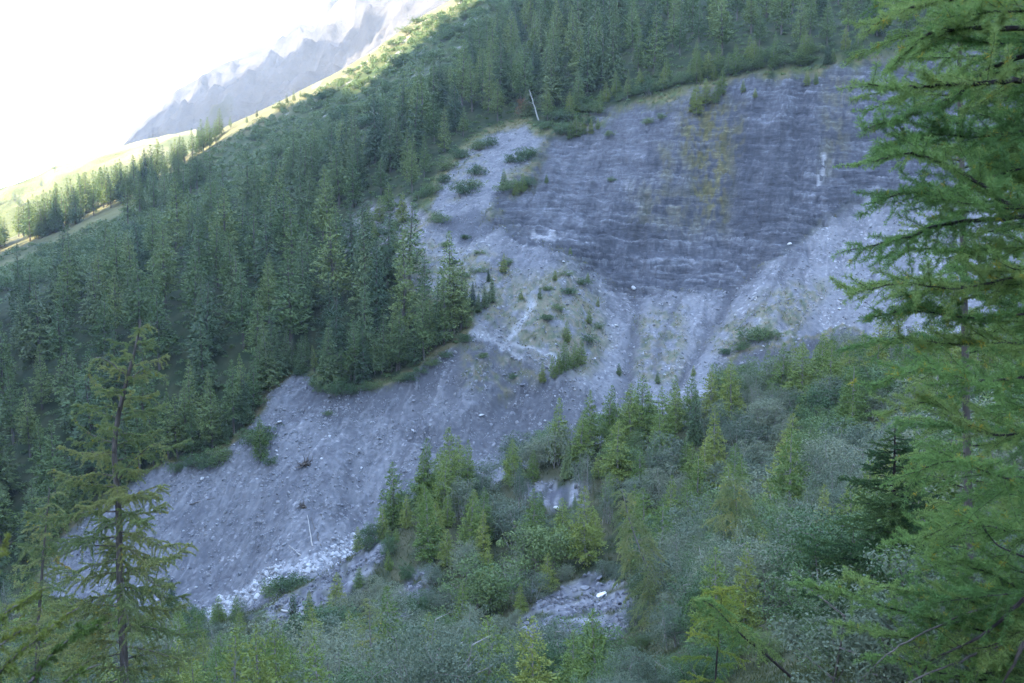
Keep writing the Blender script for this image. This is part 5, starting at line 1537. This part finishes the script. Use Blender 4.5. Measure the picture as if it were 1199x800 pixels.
log('fallen_trunk', 'bare stem lying across the scree under the upper root plate', 'fallen trunk', (338, 552), (366, 540), .12, M_BARK, seed=5, limbs=4)
log('fallen_trunk', 'pale log lying along the grassy lip of the torrent', 'fallen trunk', (344, 683), (366, 670), .20, M_DEAD, 60, seed=6)
log('fallen_trunk', 'grey log on the stones below the grassy lip of the torrent', 'fallen trunk', (330, 716), (358, 722), .16, M_DEAD, 60, seed=7)
log('fallen_trunk', 'brown stem half buried under the wood edge on the left of the scree', 'fallen trunk', (222, 592), (252, 585), .12, M_BARK, seed=8)
def root_plate(px, py, w, label, seed):
    rng = np.random.default_rng(seed); p = hit(px, py, 130); r = empty('root_plate', p); tag(r, label, 'uprooted stump')
    s = w * p[1] / 1050
    V, F = stone_shape(seed, 2, .5, 4)
    k = Kit(); k.add(V * s * .33 + rng.normal(0, .03 * s, V.shape), F); link('soil_clod', k.mesh('soil_clod', [rock_mat('soil', (.045,.034,.024), (.10,.08,.055), 2)]), r)
    for i in range(22):
        d = unit(rng.normal(size=3) + (0, 0, .25)); e = d * s * rng.uniform(.4, .72)
        k = Kit(); k.tube([d * s * .2, d * s * .4 + rng.normal(0, .05 * s, 3), e + rng.normal(0, .08 * s, 3)], [.05 * s, .03 * s, .008 * s], 4); link('root', k.mesh('root', [M_BARK]), r)
root_plate(358, 545, 20, 'upturned root plate on the scree near the slid larch', 21)
root_plate(355, 594, 15, 'lower root plate on the scree with thin trunks below it', 22)
# ---------------------------------------------------------------- labels: say which tree, bush or boulder
ORD = ['first', 'second', 'third', 'fourth', 'fifth', 'sixth', 'seventh', 'eighth', 'ninth', 'tenth', 'eleventh', 'twelfth', 'thirteenth', 'fourteenth', 'fifteenth', 'sixteenth', 'seventeenth', 'eighteenth', 'nineteenth', 'twentieth']
MARKS = {
 'forest': [('the slid larch', 290, 520), ('the scree top corner', 345, 438), ('the debris fan', 535, 372), ('the rocky clearing', 430, 262), ('the narrow gully', 520, 185), ('the leaning white snag', 620, 120), ('the rock wall brow', 800, 90),
            ('the sunlit knoll', 470, 140), ('the dark pine shelf', 300, 200), ('the crest grass strip', 60, 340), ('the crooked larch top', 165, 400), ('the yellowing larch', 30, 560), ('the frame top', 700, 10), ('the close larch', 1000, 40)],
 'crest': [('the grass strip', 60, 285), ('the bare sunlit crest', 300, 140), ('the dark pine shelf', 200, 235), ('the lit side valley', 110, 240)],
 'hill': [('the pale side valley', 60, 220)],
 'lipwood': [('the slid larch', 306, 520), ('the yellowing larch', 80, 610), ('the scree top corner', 360, 445), ('the pale track', 500, 425)],
 'shelf': [('the crest grass strip', 60, 320), ('the bare sunlit crest', 300, 150), ('the dark forest edge', 220, 250)], 'knoll': [('the sunlit knoll', 440, 90), ('the skyline rocks', 540, 30)],
 'brow': [('the rowan bush', 640, 150), ('the rock wall brow', 760, 110), ('the stained rock', 840, 100), ('the close larch', 970, 80)],
 'wall': [('the narrow gully', 560, 190), ('the rocky clearing', 445, 275), ('the rock wall brow', 690, 150), ('the stained rock', 830, 120)],
 'fan': [('the pale track', 610, 410), ('the debris fan head', 570, 310), ('the chutes', 740, 400), ('the blue cut bank', 880, 405)],
 'lip': [('the slid larch', 240, 545), ('the scree top corner', 390, 455), ('the pale track', 510, 425), ('the torrent lip', 430, 630)],
 'slid': [('the upper root plate', 310, 540)], 'creek': [('the torrent lip', 335, 690)], 'scree': [('the lower scree', 386, 486)],
 'spurtop': [('the torrent lip', 430, 640), ('the stony larch bank', 600, 570), ('the chute foot', 740, 490), ('the blue cut bank', 880, 450), ('the close larch', 1050, 430)],
 'spur': [('the white boulder', 705, 690), ('the stony larch bank', 640, 600), ('the small scree patch', 480, 680), ('the pale straight sapling', 433, 750), ('the yellow green sapling', 840, 740), ('the young dark spruce', 1040, 600), ('the wispy pale larch', 870, 580),
          ('the drooping larch', 750, 640), ('the crooked larch foot', 160, 760), ('the torrent lip', 330, 740), ('the brow of larches', 560, 610), ('the close larch', 1090, 480), ('the frame bottom', 560, 780)],
 'brow_tall': [('the torrent lip', 460, 610), ('the stony larch bank', 620, 560), ('the chute foot', 740, 500), ('the close larch', 960, 440)],
 'near': [('the bent dark larch', 920, 780), ('the crooked larch foot', 120, 790), ('the close larch', 1100, 760), ('the pale straight sapling', 450, 780), ('the yellow green sapling', 760, 780)],
 'boulder': [('the root plates', 340, 570), ('the pale track', 600, 420), ('the torrent bed', 300, 680), ('the debris fan head', 560, 300), ('the chutes', 740, 400), ('the blue cut bank', 880, 390), ('the scree centre', 450, 520)],
}
WHERE = {'forest': 'forest', 'crest': 'crest line', 'hill': 'bright hill', 'lipwood': 'wood edge', 'shelf': 'shaded shelf', 'knoll': 'lit slope', 'brow': 'brow', 'wall': 'wall edge', 'fan': 'debris fan', 'lip': 'scree edge', 'slid': 'scree', 'creek': 'torrent bank',
         'scree': 'scree', 'spurtop': 'near brow', 'spur': 'near slope', 'brow_tall': 'brow row', 'near': 'nearest bushes', 'boulder': 'scree'}
def label_all():
    cells = {}
    for e in PLACED:
        mk = MARKS[e['zone']]
        d = [(e['px'] - x) ** 2 + (1.3 * (e['py'] - y)) ** 2 for _, x, y in mk]
        e['mark'] = mk[int(np.argmin(d))][0]
        cells.setdefault((e['k'], e['zone'], e['mark']), []).append(e)
    n = 0
    for (k, zone, mark), L in cells.items():
        L.sort(key=lambda e: -e['py'])
        nrow = max(1, math.ceil(len(L) / 7))
        per = math.ceil(len(L) / nrow)
        hs = sorted(e['H'] for e in L); lo, hi = hs[len(hs) // 3], hs[(2 * len(hs)) // 3]
        for r in range(nrow):
            row = sorted(L[r * per:(r + 1) * per], key=lambda e: e['px'])
            for i, e in enumerate(row):
                size = 'tall' if e['H'] > hi else ('small' if e['H'] < lo else 'middling')
                if k == 'boulder': size = 'pale' if 'white' in e['o'].data.materials[0].name else 'grey'
                if k in ('mountain pine', 'willow', 'alder') and size == 'tall': size = 'big'
                w = WHERE[zone]
                if len(L) == 1: t = f"{size} {k} on the {w} near {mark}"
                elif nrow == 1: t = f"{size} {k}, {ORD[i]} from left on the {w} near {mark}"
                else: t = f"{size} {k}, {ORD[i]} from left, {ORD[r]} row up, {w} near {mark}"
                e['o']['label'] = t; n += 1
    print('labelled', n)
label_all()
